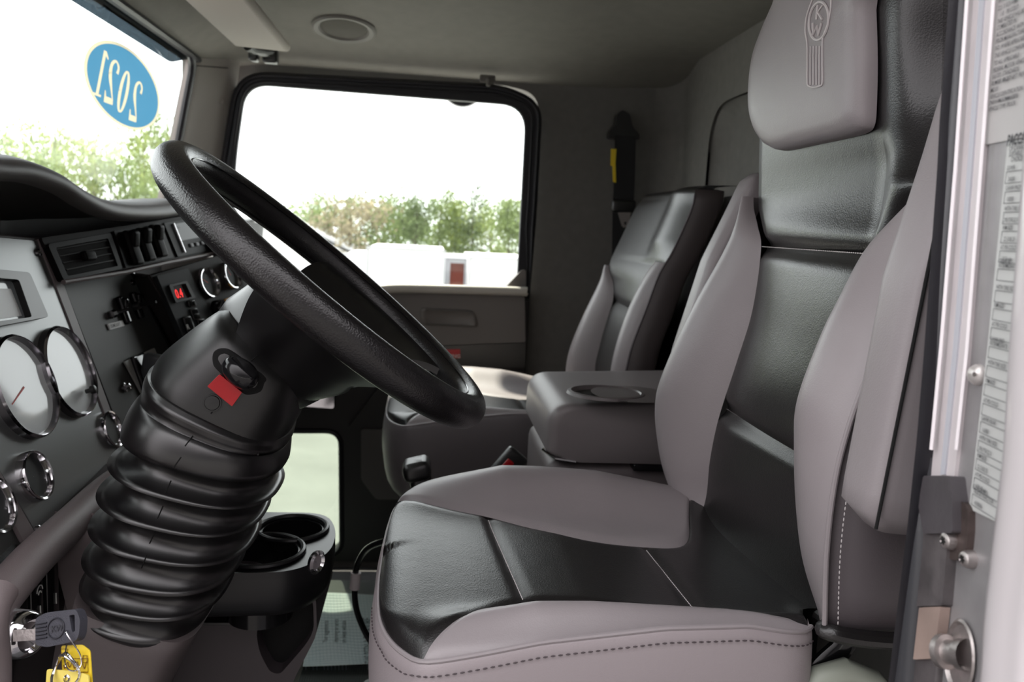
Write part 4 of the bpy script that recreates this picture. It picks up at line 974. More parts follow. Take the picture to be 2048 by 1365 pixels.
for k in SEAMS:
    g = G(); q = []
    for j in range(41):
        y0 = .60+.32*j/40; x = k[0]+(y0-.66)*k[1]
        if ns(x)+.002 < y0 < fs(x)-.002: q.append(V((x, y0, zsurf(x, y0)-.0022)))
    stitches(g, q, .0036, .0028, .0006); g.build('seam_stitching', THREAD, seat)
# suspension base and recline hinge
g = G(); g.add(*rbox((.20, .81, .22), (.40, .34, .20), .02)); g.build('suspension_cover', BLKP, seat)
g = G(); g.add(*rbox((.20, .81, .01), (.44, .38, .42-.0), .02)); g.build('suspension_base', DARKP, seat)
g = G(); g.add(*tube([P(*q) for q in ()] or [P(1632, 1345, Y=.62), P(1655, 1322, Y=.62), P(1680, 1300, Y=.62), P(1700, 1272, Y=.62)], .007, 10, flat=1.6)); g.build('recline_lever', BLKG, seat)
g = G(); g.add(*tube([P(1618, 1385, Y=.6), P(1640, 1360, Y=.6), P(1690, 1345, Y=.6), P(1740, 1365, Y=.6), P(1770, 1400, Y=.6)], .012, 12)); g.add(*lathe(P(1690, 1400, Y=.63), (0, -1, 0), [(0, .034), (.02, .034), (.03, .028), (.034, .0005)], 32)); g.build('side_handle', GREYPL, seat)
# armrests, folded up beside the back
def armrest(name, bot, top, wy, tx, lab, par, botw=None, n=22):
    rings = []
    a, b = V(bot), V(top); d = (b-a).normalized(); fx = V((1, 0, 0)); fx = (fx-d*fx.dot(d)).normalized()
    for i in range(n+1):
        s = i/n; e_ = min(s, 1-s)*(b-a).length; k = min(1, e_/.02); k = .55+.45*sqrt(max(0, 1-(1-k)**2)); w = wy*k; t = tx*(1 if s < .55 else 1-.55*(s-.55)/.45)*k
        c = a.lerp(b, s)+fx*(tx/2); r = []
        for q in rpoly([V((-t/2, -w/2, 0)), V((t/2, -w/2, 0)), V((t/2, w/2, 0)), V((-t/2, w/2, 0))], min(w, t)*.30, 4): r.append(c+fx*q.x+V((0, 1, 0))*q.y)
        rings.append(r)
    return mk(name, *loft(rings), GREYL, par, sharp=0)
ab = P(1752, 985, Y=.53); at_ = P(1895, 235, Y=.53); ab.x -= .0
am = armrest('near_armrest', (ab.x-.018, .532, .600), (at_.x-.012, .530, .93), .052, .075, '', seat)
g = G(); g.add(*tube([V((ab.x-.012, .5055, .606)).lerp(V((at_.x-.006, .504, .93)), s/10) for s in range(11)], .0012, 6)); g.build('armrest_seam', mat('pit_black', (.003, .003, .003), .9), am)
fb_, ft = P(1388, 640, Y=1.06), P(1466, 335, Y=1.06)
am2 = armrest('far_armrest', (fb_.x-.03, 1.06, .62), (ft.x, 1.055, ft.z), .05, .075, '', seat)

# ---- passenger seat
ps = thing('passenger_seat', 'far passenger seat in grey and black leather with low backrest', 'seat', (.2, 1.72, FZ))
def TP(p):   # driver cushion space -> passenger cushion
    return V((-.075+(p.x+.035)*1.02, 1.50+(p.y-.588)*1.10, .432+(p.z-.474)*1.0))
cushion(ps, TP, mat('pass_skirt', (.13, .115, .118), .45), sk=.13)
g = G(); g.add(*rbox((.19, 1.73, .02), (.40, .36, .44), .03)); g.build('seat_base', DARKP, ps)
pO = station([(1243, 790, 1.50), (1262, 700, 1.50), (1292, 620, 1.50), (1318, 550, 1.50), (1342, 510, 1.50), (1368, 455, 1.50), (1386, 410, 1.50), (1390, 384, 1.50)])
pCr = station([(1218, 790, 1.535), (1222, 740, 1.535), (1236, 680, 1.535), (1262, 610, 1.535), (1296, 545, 1.535), (1330, 500, 1.535), (1358, 440, 1.535), (1372, 400, 1.535), (1376, 388, 1.535)])
pI = station([(1222, 790, 1.60), (1232, 740, 1.60), (1245, 680, 1.60), (1268, 610, 1.595), (1298, 545, 1.58), (1335, 495, 1.56), (1360, 440, 1.555), (1372, 400, 1.55), (1374, 390, 1.55)])
pfI = station([(1200, 790, 1.84), (1190, 740, 1.84), (1200, 690, 1.84), (1214, 640, 1.84), (1226, 600, 1.84), (1226, 565, 1.85), (1219, 530, 1.88), (1245, 470, 1.90), (1275, 410, 1.90), (1300, 392, 1.90)])
pfC = station([(1124, 790, 1.90), (1122, 745, 1.90), (1134, 690, 1.90), (1165, 620, 1.90), (1190, 575, 1.90), (1219, 528, 1.90), (1245, 470, 1.91), (1275, 412, 1.91), (1298, 392, 1.91)])
ztp = P(1388, 388, Y=1.5).z; zsw = P(1330, 525, Y=1.53).z; zs1 = P(1225, 612, Y=1.7).z; z0 = .37
zz = lambda a, b, n: [a+(b-a)*i/n for i in range(n+1)]
mk('near_bolster', *gridf(strip(zz(z0, zsw, 30), pO, pI, 0, 12, pCr)), GREYL, ps, sharp=0)
mk('far_bolster', *gridf(strip(zz(z0, P(1219, 530, Y=1.9).z, 30), pfI, lambda z: pfC(z)+V((.02, .03, 0)), .003, 12, lambda z: pfC(z)*.6+pfI(z)*.4+V((-.008, 0, 0)))), GREYL, ps, sharp=0)
mk('lower_centre_panel', *gridf(strip(zz(z0, zs1, 20), pI, pfI, -.004, 16, dz=lambda z, s: -.007*exp(-((z-zs1)/.01)**2))), BLKL, ps, sharp=0)
rows = []
for z in zz(zs1, ztp, 40):
    A = (pI(z) if z < zsw else pO(z)); B = pfI(z); M = pCr(z); r = []
    for j in range(25):
        s = j/24
        if z < zsw: p = A.lerp(B, s)
        else: p = A.lerp(B, s)+V((-1, 0, 0))*(.016*min(1, (z-zsw)/.04)*sin(pi*min(1, s*2.6))*(1 if s < .385 else 0))
        r.append(p+V((.006*exp(-((z-zs1)/.01)**2), 0, 0)))
    rows.append(r)
for i in range(1, 7):
    a = pi/2*i/6; rows.append([p+V((.035*(1-cos(a)), 0, .018*sin(a))) for p in rows[40]])
rows.append([p+V((.09, 0, .02)) for p in rows[40]])
mk('upper_panel', *gridf(rows), BLKL, ps, sharp=0)
rows = []
for z in zz(.33, ztp+.008, 30):
    a = pO(z); rows.append(catmull([a, a+V((.015, -.007, 0)), a+V((.035, -.009, 0)), a+V((.055, -.003, 0)), a+V((.065, .03, 0))], 12))
rows.append([p+V((0, .05, .006)) for p in rows[-1]])
mk('near_side_panel', *gridf(rows), mat('pass_side', (.060, .048, .048), .5, bump=.12, bscale=900), ps, sharp=0)
g = G(); g.add(*tube([pO(z) for z in zz(z0, ztp, 30)], .002, 8)); g.build('bolster_piping', TL, ps)
rows = []
for z in zz(z0, ztp+.01, 8): a, b = pO(z), pfC(z); rows.append([a+V((.10, .02, 0)), (a+b)/2+V((.13, 0, 0)), b+V((.10, .02, 0)), b+V((.02, .03, 0))])
mk('back_shell', *gridf([catmull(r, 12) for r in rows]), BLKP, ps, sharp=0)

# ---- console between the seats
YC = 1.16
con = thing('centre_console', 'taupe armrest console with a moulded cup holder between the seats', 'console', (.35, 1.3, FZ))
lx = P(1072, 860, Y=YC).x
prof = [P(1070, 862, Y=YC), P(1080, 820, Y=YC), P(1104, 795, Y=YC), P(1140, 786, Y=YC)]
lidz = P(1200, 790, Y=YC).z
# lid: rounded block, front end rolled down
sec0 = [(P(1150, 905, Y=YC).x-.062, .440), (P(1150, 905, Y=YC).x-.068, .47), (P(1150, 905, Y=YC).x-.062, .505), (P(1150, 905, Y=YC).x-.040, .540), (P(1150, 905, Y=YC).x-.008, .556), (.40, .560), (.58, .560), (.58, .46), (P(1150, 905, Y=YC).x, .459)]
fp = P(1150, 905, Y=YC); front = P(1074, 860, Y=1.36)
def lidprof(y):
    # side outline at depth y, leaning forwards to the far side
    return rpoly([V((fp.x-.045, y, .470)), V((fp.x-.045, y, .545)), V((.56, y, .562)), V((.56, y, .458)), V((fp.x-.005, y, .458))], [.006, .055, .01, .005, .004], 8)
ys_c = [(YC-.012, .80), (YC-.011, .90), (YC-.006, .965), (YC+.004, .99), (YC+.02, 1), (YC+.24, 1), (YC+.262, .99), (YC+.275, .93)]
rings = []
for y, k in ys_c:
    lpf = lidprof(y); c = V((.42, y, .50)); rings.append([V((c.x+(p.x-c.x)*(1-(1-k)*.35), y, c.z+(p.z-c.z)*(1-(1-k)*.9) if p.z > .5 else p.z)) for p in lpf])
lid = mk('lid', *loft(rings), mat('console_vinyl', (.20, .178, .18), .42, bump=.14, bscale=700, kind='leather'), con, sharp=0)
tl = bvh(lid)
cc_ = P(1212, 789, Z=.563); 
g = G(); g.add(*lathe(cc_, (0, 0, 1), [(.0, .052), (.004, .050), (.005, .046), (.002, .043), (-.002, .041), (-.004, .038)], 40, su=1.15, sv=1)); g.build('cup_rim', mat('console_dark', (.11, .095, .095), .4), con)
g = G(); g.add(*lathe(cc_, (0, 0, 1), [(-.001, .044), (-.0015, .03), (-.001, .0005)], 40, su=1.15)); g.build('cup_well', BLKP, con)
g = G(); g.add(*lathe(cc_+V((.04, 0, 0)), (0, 0, 1), [(.002, .062), (.003, .05), (.003, .0005)], 40)); 
g.build('lid_moulding', mat('console_dark', (.11, .095, .095), .4), con)
g = G(); g.add(*rbox((.455, YC+.008, .4515), (.27, .04, .011), .002)); g.build('lid_seal', BLKG, con)
bx = rpoly([V((fp.x-.043, YC, -.19)), V((fp.x-.043, YC, .452)), V((.56, YC, .452)), V((.56, YC, -.19))], .01)
g = G(); g.add(*rbox(((fp.x-.040+.56)/2, YC+.13, .127), (.56-fp.x+.040, .255, .655), .02)); g.build('bin', mat('console_side', (.135, .115, .118), .5, bump=.12, bscale=900), con)
g = G(); g.add(*tube([V((fp.x-.046, YC+.02, .468)), V((fp.x-.030, YC-.008, .462)), V((fp.x+.0, YC-.012, .459))], .003, 8)); g.build('lid_latch', CHROME, con)

# ---- passenger buckle, gear knob, belt
bk = thing('seat_belt_buckle', 'black buckle with a red release beside the passenger cushion', 'buckle', P(1005, 945, Y=1.30))
b0 = P(1002, 948, Y=1.30); bu = (P(1020, 928, Y=1.30)-P(985, 968, Y=1.30)).normalized(); bn = V((.2, -1, .3)); bn = (bn-bu*bn.dot(bu)).normalized(); bw_ = bn.cross(bu)
g = G(); g.add(*rbox(b0, (.095, .040, .020), .005, axes=(bu, bw_, bn))); g.build('housing', BLKP, bk)
g = G(); g.add(*rbox(b0+bn*.0105+bw_*.004, (.060, .014, .004), .0015, axes=(bu, bw_, bn))); g.build('release_button', REDP, bk)
g = G(); g.add(*tube([b0-bu*.04, b0-bu*.10+V((.02, 0, -.10)), b0+V((.03, .02, -.35))], .010, 8, flat=.5)); g.build('stalk', BELT, bk)
gk = thing('transmission_lever', 'black knob of the floor shift lever before the passenger cushion', 'gear lever', P(850, 985, Y=1.12))
k0 = P(834, 938, Y=1.12); g = G(); g.add(*rbox(k0, (.040, .05, .028), .010, axes=(V((.96, 0, .25)).normalized(), V((0, 1, 0)), V((-.25, 0, .96)).normalized()))); g.add(*rbox(k0+V((.006, 0, -.016)), (.030, .034, .03), .009)); g.build('knob', BLKP, gk)
g = G(); g.add(*lathe(k0+V((.010, 0, -.040)), V((.25, 0, 1)), [(0, .012), (.004, .0135), (.008, .0125), (.012, .010), (.020, .010)], 20)); g.add(*tube([k0+V((.01, 0, -.03)), k0+V((.02, 0, -.12)), V((k0.x+.02, k0.y, FZ))], .009, 10)); g.build('shaft', BLKG, gk)
belt = thing('seat_belt', 'black passenger seat belt hanging from its shoulder anchor', 'seat belt', P(1248, 250, Y=2.19))
an = PP([(1234, 228), (1246, 220), (1260, 228), (1266, 255), (1279, 268), (1279, 280), (1218, 276), (1219, 262), (1232, 248)], Y=2.195)
plate('anchor_cover', rpoly(an, .006), BLKP, belt, t=.03, bevel=.006)
def ribbon(pts, w, th, wd=V((1, 0, 0))):
    rows = []
    for p in pts: p = V(p); rows.append([p-wd*w/2, p+wd*w/2, p+wd*w/2+V((0, th, 0)), p-wd*w/2+V((0, th, 0))])
    return loft(rows)
g = G(); g.add(*ribbon([P(1251, 272, Y=2.19), P(1249, 360, Y=2.185), P(1246, 420, Y=2.185), P(1243, 620, Y=2.19), P(1240, 760, Y=2.19)], .058, .003)); g.build('webbing', BELT, belt)
g = G(); g.add(*rbox(P(1247, 413, Y=2.175), (.068, .022, .036), .008)); g.build('tongue_grip', BLKP, belt)
tg = PP([(1236, 425), (1262, 425), (1257, 452), (1248, 456), (1244, 452)], Y=2.165); plate('latch_tongue', rpoly(tg, .002), mat('tongue_metal', (.30, .27, .26), .4, .3), belt, [rpoly(PP([(1248, 444), (1254, 444), (1253, 450), (1249, 450)], Y=2.165), .001)], t=.003)
yt = PP([(1222, 298), (1233, 298), (1231, 325), (1232, 366), (1226, 364), (1225, 333), (1221, 331)], Y=2.178); plate('yellow_label', yt, YEL, belt, t=.002)

# ---- dash cup holders and floor console
cup = thing('cup_holder_console', 'black floor console with two moulded cup holders by the boot', 'cup holder', (-.2, 1.0, FZ))
PLC = (P(585, 1062, Y=1.0), V((0, 0, 1)))
def cupat(px, py, z): return P(px, py, Z=z)
c1 = cupat(585, 1060, .405); c2 = cupat(522, 1112, .400)
body = PP([(430, 1150), (470, 1040), (540, 1022), (625, 1040), (668, 1078), (668, 1105)], Z=.405)
outl = rpoly([V((-.30, c1.y+.062, .405)), V((c1.x+.035, c1.y+.062, .405)), V((c1.x+.056, c1.y+.0, .405)), V((c2.x+.082, c2.y+.0, .405)), V((c2.x+.050, c2.y-.056, .405)), V((-.30, c2.y-.066, .405))], [.02, .06, .03, .05, .05, .02], 7)
def circ_(c, r, z, n=36): return [V((c.x+cos(2*pi*k/n)*r, c.y+sin(2*pi*k/n)*r, z)) for k in range(n)]
top = plate('tray', outl, BLKG if False else mat('tray_black', (.007, .007, .008), .34, bump=.03, bscale=1500), cup, [circ_(c1, .037, .405), circ_(c2, .043, .405)], t=.014, toward=V((0, 0, 5)), bevel=.004)
g = G()
for c, r in ((c1, .037), (c2, .043)): g.add(*tube(circ_(c, r+.006, .407), .0035, 8, closed=True))
g.build('cup_rims', MATS['tray_black'], top)
for c, r in ((c1, .036), (c2, .042)):
    g = G(); rows = [circ_(c, r+.001, .403), circ_(c, r*.97, .38), circ_(c, r*.9, .325)]; v, f = gridf(rows, cu=True); f.append(tuple(range(72, 108))); g.add(v, f); g.build('cup_well', BLKG, cup)
rows = []
cen = sum(outl, V())/len(outl)
for s, z in ((1.0, .397), (1.005, .388), (.995, .374), (.97, .360), (.92, .350), (.80, .345)):
    rows.append([V((cen.x+(p.x-cen.x)*s-(.0 if z > .35 else (.35-z)*.5), cen.y+(p.y-cen.y)*s, z)) for p in outl])
v, f = gridf(rows, cu=True); cbd = mk('cup_body', v, f, MATS['tray_black'], cup, sharp=60); tcb = bvh(cbd)
q = P(629, 1124, X=c2.x+.074); g = G(); g.add(*lathe(q, (1, -.6, 0), [(0, .012), (.004, .013), (.006, .010), (.003, .008), (.002, .0005)], 24)); g.build('lighter_socket', CHROME, cup)
# pedestal: side outline in XZ, extruded in Y
pd = rpoly(PP([(330, 1120), (440, 1132), (520, 1160), (560, 1190), (575, 1225), (632, 1190), (634, 1270), (585, 1365), (560, 1500), (250, 1500)], Y=.93), .012, 4)
nook = rpoly(PP([(512, 1262), (530, 1238), (575, 1224), (626, 1196), (628, 1262), (612, 1290), (560, 1350), (540, 1345), (518, 1305)], Y=.93), .012, 4)
tray2 = rpoly(PP([(395, 1186), (470, 1186), (470, 1246), (395, 1246)], Y=.93), .003, 3)
plate('pedestal', pd, mat('pedestal_taupe', (.06, .05, .054), .5, bump=.12, bscale=900), cup, [nook, tray2], t=.16, bevel=.004)
plate('nook_shade', [V((p.x, .955, p.z)) for p in nook], MATS['pit_black'], cup, t=.004)  # black sheet set in the nook to stand for its deep shade
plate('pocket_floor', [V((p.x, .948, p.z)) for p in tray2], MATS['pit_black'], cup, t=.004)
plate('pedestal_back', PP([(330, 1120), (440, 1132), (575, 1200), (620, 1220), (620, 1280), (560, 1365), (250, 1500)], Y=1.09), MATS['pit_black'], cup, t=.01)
trm = rpoly(PP([(388, 1178), (492, 1178), (494, 1252), (388, 1252)], Y=.928), .004, 3); tr2 = rpoly(PP([(395, 1190), (470, 1190), (470, 1246), (395, 1246)], Y=.928), .003, 3)
plate('pocket_frame', trm, BLKP, cup, [tr2], t=.006, bevel=.0015)
q = P(482, 1212, Y=.925); g = G(); g.add(*lathe(q, (0, -1, 0), [(0, .0035), (.002, .003), (.002, .0003)], 14)); g.build('pocket_screw', BLKG, cup)

# ---- floor things
def zfl(k=0): return FZ+.001+k
mt = thing('floor_mat', 'ribbed rubber mat on the far footwell floor', 'floor mat', (0, 1.6, FZ))
g = G(); g.add(*rbox((.02, 1.60, FZ+.004), (.95, 1.10, .007), .003)); g.build('ribbed_mat', MATF, mt)
pap = thing('paper_floor_mat', 'pale blue printed paper mat lying on the far floor', 'paper mat', P(690, 1270, Z=FZ))
po = [P(*q, Z=FZ+.014) for q in ((636, 1184), (800, 1190), (810, 1340), (700, 1356), (588, 1346), (600, 1300), (630, 1250))]
pw, ph = 24, 14; A, B, C_, D_ = P(632, 1184, Z=FZ+.014), P(850, 1192, Z=FZ+.014), P(880, 1340, Z=FZ+.014), P(560, 1342, Z=FZ+.014)
A = P(560, 1186, Z=FZ+.014)
rows = [[A.lerp(B, j/pw).lerp(D_.lerp(C_, j/pw), i/ph)+V((0, 0, .004*sin(j*.6)*sin(i*.45)+.003*sin(j*.23+i*.3)+.012*max(0, (i-ph+2)/2))) for j in range(pw+1)] for i in range(ph+1)]
pg = mk('sheet', *gridf(rows), PAPER, pap, sharp=0)
tpg = bvh(pg)
def onz(p, l=.0012):
    h = tpg.ray_cast(p+V((0, 0, .2)), V((0, 0, -1))); return (h[0] if h[0] else p)+V((0, 0, l))
def drape(g_):
    g_.v = [onz(p, .0012) for p in g_.v]
lu = (P(690, 1300, Z=FZ+.014)-P(690, 1200, Z=FZ+.014)).normalized()*-1; lv = lu.cross(V((0, 0, 1)))*-1
lv = V((0, 0, 1)).cross(lu)
g = G(); text_g(g, 'IT HAS BEEN A PLEASURE', .034, P(750, 1330, Z=FZ+.014)-lu*.02, lu, lv, width=.62); text_g(g, 'Your suggestions to', .017, P(655, 1286, Z=FZ+.014), lu, lv, width=.8); text_g(g, 'improving our service', .017, P(676, 1286, Z=FZ+.014), lu, lv, width=.8); text_g(g, 'are always welcome', .017, P(692, 1286, Z=FZ+.014), lu, lv, width=.8)
drape(g); g.build('lettering', mat('paper_ink', (.03, .06, .08), .7), pap)
g = G()
for i in range(1, 44): p = A.lerp(B, i/44); q = D_.lerp(C_, i/44); g.add(*tube([onz(p.lerp(q, k/10), .0004) for k in range(11)], .0004, 4))
for i in range(1, 26): p = A.lerp(D_, i/26); q = B.lerp(C_, i/26); g.add(*tube([onz(p.lerp(q, k/16), .0004) for k in range(17)], .0004, 4))
g.build('printed_grid', mat('paper_grid', (.52, .66, .70), .8), pap)
cb = thing('cable', 'black looping cable with a pale sleeve in front of the near seat', 'cable', P(715, 1160, Y=1.15))
cp_ = [P(800, 1080, Y=1.05), P(766, 1084, Y=1.08), P(735, 1098, Y=1.12), P(716, 1128, Y=1.15), P(709, 1165, Y=1.17), P(712, 1215, Y=1.19), P(728, 1260, Y=1.2), P(752, 1300, Y=1.2), P(790, 1350, Y=1.2)]
g = G(); g.add(*tube(catmull(cp_, 60), .0048, 12)); g.build('cord', BLKG, cb)
g = G(); g.add(*tube(PP([(712, 1146), (709, 1178)], Y=1.160), .0078, 16)); g.build('sleeve', mat('sleeve_pale', (.62, .56, .56), .6), cb)
bt = thing('clear_bottle', 'clear plastic cap edge on the floor before the near seat', 'bottle', P(745, 1365, Z=FZ)); g = G(); c0 = P(745, 1385, Y=1.25); g.add(*lathe(c0, (0, 0, 1), [(-.02, .022), (0, .021), (.015, .016), (.02, .0005)], 24)); g.build('cap', mat('frosted', (.55, .58, .60), .3), bt)

# ================================================================== NEAR DOOR JAMB
JO = V((.30, .39, .75)); JW = V((.131, 1, 0)).normalized(); JN = V((-1, .131, 0)).normalized(); J = (JO, JN)
def jp(pts, l=0): return [P(a, b, pl=(JO+JN*l, JN)) for a, b in pts]
jamb = bpy.data.objects.new('trim_5', None); COL.objects.link(jamb); jamb['kind'] = 'structure'; jamb['label'] = 'bare aluminium door jamb of the near opening'
L0 = lambda y: lin(y, [(-120, 1910), (0, 1903), (240, 1885), (340, 1880), (700, 1854), (880, 1839), (1040, 1822), (1121, 1812), (1365, 1782), (1500, 1765)])
L1_ = lambda y: lin(y, [(-120, 1940), (0, 1933), (340, 1910), (700, 1881), (950, 1857), (1100, 1848), (1365, 1822), (1500, 1810)])
L2_ = lambda y: lin(y, [(-120, 1997), (0, 1988), (340, 1963), (700, 1935), (991, 1904), (1100, 1895), (1210, 1884), (1365, 1868), (1500, 1855)])
L3 = lambda y: lin(y, [(-120, 2110), (0, 2098), (340, 2075), (700, 2048), (900, 2037), (1206, 2000), (1365, 1990), (1500, 1975)])
Yv = [-120, 0, 120, 240, 340, 450, 560, 700, 800, 900, 1000, 1121, 1240, 1365, 1500]
def jstrip(name, fa, fb, m, l0, l1, y0=-120, y1=1500, mid=0, par=jamb, n=40, sharp=50):
    rows = []
    for i in range(n+1):
        y = y0+(y1-y0)*i/n; a = P(fa(y), y, pl=(JO+JN*l0, JN)); b = P(fb(y), y, pl=(JO+JN*l1, JN))
        r = [a-JN*.015, a, a.lerp(b, .15)+JN*mid*.6, a.lerp(b, .5)+JN*mid, a.lerp(b, .85)+JN*mid*.6, b, b-JN*.015]; rows.append(r)
    return mk(name, *gridf(rows), m, par, sharp=sharp)
jstrip('plate', lambda y: L2_(y)-2, L3, PLATE, 0, 0)
jstrip('white_strip', L1_, lambda y: L2_(y)+1, ALU, .004, .002, y1=962)
jstrip('strip_groove', lambda y: L1_(y)*.55+L2_(y)*.45, lambda y: L1_(y)*.38+L2_(y)*.62, mat('groove_grey', (.42, .42, .46), .5), .0046, .0036, y1=950)
jstrip('weatherstrip', lambda y: L0(y)+6, lambda y: L1_(y)+1, GASK, .006, .005, mid=.005)
jstrip('weatherstrip_lip', L0, lambda y: L0(y)+9, RUBBER, .012, .010, mid=.003)
g = G(); g.add(*tube([P(L1_(y)+1, y, pl=(JO+JN*.0075, JN)) for y in Yv if y < 960], .0011, 6)); g.build('bright_edge', mat('edge_white', (.9, .84, .86), .4), jamb)
g = G(); g.add(*tube([P(L2_(y)-1, y, pl=(JO+JN*.004, JN)) for y in Yv if y < 1000], .0010, 6)); g.build('fold_edge', mat('edge_white', (.9, .84, .86), .4), jamb)
g = G(); g.add(*tube([P(L3(y)+3, y, pl=(JO+JN*.004, JN)) for y in Yv], .0035, 8)); g.build('outer_seal', mat('seal_bluegrey', (.20, .23, .28), .4), jamb)
# outer painted skin
rows = []
for i in range(31):
    y = -120+1620*i/30; a = P(L3(y)+6, y, pl=(JO+JN*.002, JN)); rows.append(catmull([a, a+JN*.016+V((0, -.010, 0)), a+JN*.018+V((0, -.030, 0)), a+JN*.0+V((0, -.045, 0)), a-JN*.15+V((0, -.055, 0))], 14))
mk('painted_skin', *gridf(rows), PAINTW, jamb, sharp=0)
# rear body of the pillar
rows = []
for i in range(16):
    y = -120+1620*i/15; a = P(L0(y)+2, y, pl=(JO+JN*.008, JN)); b = P(L3(y), y, pl=(JO, JN)); rows.append([a, a+V((.03, .01, 0)), a+V((.09, .004, 0)), V((a.x+.36, a.y-.01, a.z))])
mk('pillar_inner', *gridf(rows), DARKP, jamb, sharp=0)
# dark lower boot of the seal and bracket
jl = lambda pts, l: jp(pts, l)
plate('seal_end_cap', rpoly(jl([(1846, 952), (1898, 952), (1904, 1000), (1904, 1067), (1846, 1068), (1836, 1010)], .009), .002), mat('cap_grey', (.07, .062, .068), .45, bump=.3, bscale=200, var=.2), jamb, t=.012, bevel=.0015)
plate('rubber_patch', rpoly(jl([(1840, 1060), (1896, 1066), (1884, 1212), (1822, 1214)], .006), .001), mat('dirty_rubber', (.08, .07, .072), .5, bump=.3, bscale=150, var=.35, vscale=60), jamb, t=.01, bevel=.001)
plate('tan_patch', rpoly(jl([(1838, 1216), (1880, 1214), (1868, 1318), (1826, 1320)], .0065), .001), mat('tan_dirty', (.30, .22, .19), .6, bump=.2, bscale=200, var=.2), jamb, t=.006, bevel=.001)
plate('lower_seal', jl([(1822, 1214), (1884, 1214), (1862, 1460), (1800, 1460)], .004), mat('dirty_rubber', (.08, .07, .072), .5), jamb, t=.01, bevel=.002)
br = rpoly(jl([(1902, 992), (1912, 1000), (1930, 1008), (1936, 1020), (1936, 1060), (1932, 1100), (1922, 1118), (1908, 1122), (1894, 1116), (1896, 1060)], .004), .002)
brk = plate('rusty_bracket', br, RUST, jamb, t=.004, bevel=.0008)
def screw(px, py, par, r, l=0, head=.004, m=STEEL, nm='screw', ax=None, pozi=True):
    c0 = P(px, py, pl=(JO+JN*l, JN)); a_ = (JN+V((0, -.15, 0))).normalized() if ax is None else ax
    g = G(); g.add(*lathe(c0, a_, [(-.002, r), (head*.35, r), (head*.8, r*.8), (head, r*.45), (head, r*.42), (head*.55, .0003)] if pozi else [(-.002, r), (head*.2, r), (head*.7, r*.78), (head, r*.4), (head*1.05, .0003)], 28)); o = g.build(nm, m, par)
    if pozi:
        u, v, n = basis(a_); g = G()
        for k in range(3 if not pozi == 2 else 2): d_ = u*cos(k*pi/3)+v*sin(k*pi/3); g.add(*rbox(c0+a_*head*.98, (r*.95, r*.16, .0005), .0002, axes=(d_, a_.cross(d_), a_)))
        g.build('recess', MATS['pit_black'], o)
    return o
screw(1905, 1082, brk, .0052, .004, .006); screw(1942, 1119, jamb, .0050, .001, .0055)
rv = screw(1955, 750, jamb, .0058, .001, .0042, m=mat('rivet_pale', (.62, .58, .56), .35, .5), nm='rivet', pozi=False)
c0 = P(1949, 749, pl=(JO+JN*.0055, JN)); g = G(); g.add(*lathe(c0, JN, [(0, .0013), (.0004, .0012), (.0002, .0002)], 14)); g.build('rivet_core', RUST, rv)
# striker bolt
so = P(1926, 1316, pl=J); sa = (JN+V((0, -.18, .0))).normalized()
g = G(); g.add(*lathe(so, JN, [(.002, .0165), (.003, .0155), (.0012, .014), (.0004, .0005)], 44, su=.9, sv=1.28)); g.build('striker_washer', STEEL, jamb)
pts0, pts1 = P(1936, 1312, pl=(JO+JN*.001, JN)), P(1884, 1303, Y=.392)
ax_ = (pts1-pts0).normalized(); Lb = (pts1-pts0).length
g = G(); g.add(*tube([p for p in circ_(V((0, 0, 0)), 1, 0, 3)][:0] or [pts0, pts0.lerp(pts1, .02)], .009, 12)); 
g = G(); g.add(*lathe(pts0, ax_, [(0, .0085), (Lb*.28, .0083), (Lb*.34, .0066), (Lb*.74, .0066), (Lb*.78, .0093), (Lb*.98, .0095), (Lb, .0088), (Lb, .0045), (Lb*.93, .0042), (Lb*.93, .0003)], 36)); sb_ = g.build('striker_bolt', STEEL, jamb)
g = G(); u, v, n = basis(ax_)
for k in range(3): d_ = u*cos(k*pi/3)+v*sin(k*pi/3); g.add(*rbox(pts1+ax_*.0003, (.0098, .0022, .0008), .0003, axes=(d_, ax_.cross(d_), ax_)))
g.build('torx_recess', MATS['pit_black'], sb_)
# ---- labels on the jamb
def vline(x0, y0, x1, y1, l=.0016): return [P(x0, y0, pl=(JO+JN*l, JN)), P(x1, y1, pl=(JO+JN*l, JN))]
lab = thing('certification_label', 'upper clear label with dense slanted text on the near jamb', 'label', P(2010, 120, pl=J))
plate('film', jl([(1995, -60), (2110, -60), (2082, 268), (1969, 268+22)], .0012), LABELT, lab, t=.0006)
U = -JW; Z_ = V((0, 0, 1))
def fitline(g, s, x, y, slope_pts, size, l=.0022, width=.75, shear=.2, bold=.004):
    text_g(g, s, size, P(x, y, pl=(JO+JN*l, JN)), U, Z_, ext=0, width=width, shear=shear, bold=bold)
g = G(); lines = [('WITH PACCAR VIN', 12), ('22.5 X 8.25 RIMS', 30), ('   110   PSI COLD', 46), ('THIS VEHICLE HAS BEEN', 62), ('COMPLETED IN', 80), ('ACCORDANCE WITH THE', 97), ('PRIOR MANUFACTURERS', 114), ('IVD, WHERE APPLICABLE', 131), ('THIS VEHICLE CONFORMS', 148), ('TO ALL APPLICABLE', 164), ('FEDERAL MOTOR VEHICLE', 180), ('SAFTEY, STANDARDS,', 196), ('BUMPER AND THEFT PREV', 211), ('              YR. 20', 220), ('MO 01', 0), ('VEHICLE IDENTIFICATION', 0), ('2NKHHM6X0MM430836', 0), ('VEHICLE TYPE TRUCK', 0)]
ycoord = [14, 30, 46, 63, 78, 93, 108, 123, 139, 153, 167, 180, 193, None, 204, 217, 228, 240]
yb = [8, 22, 36, 49, 61, 75, 88, 102, 117, 132, 146, 159, 172, 172, 186, 199, 211, 224]
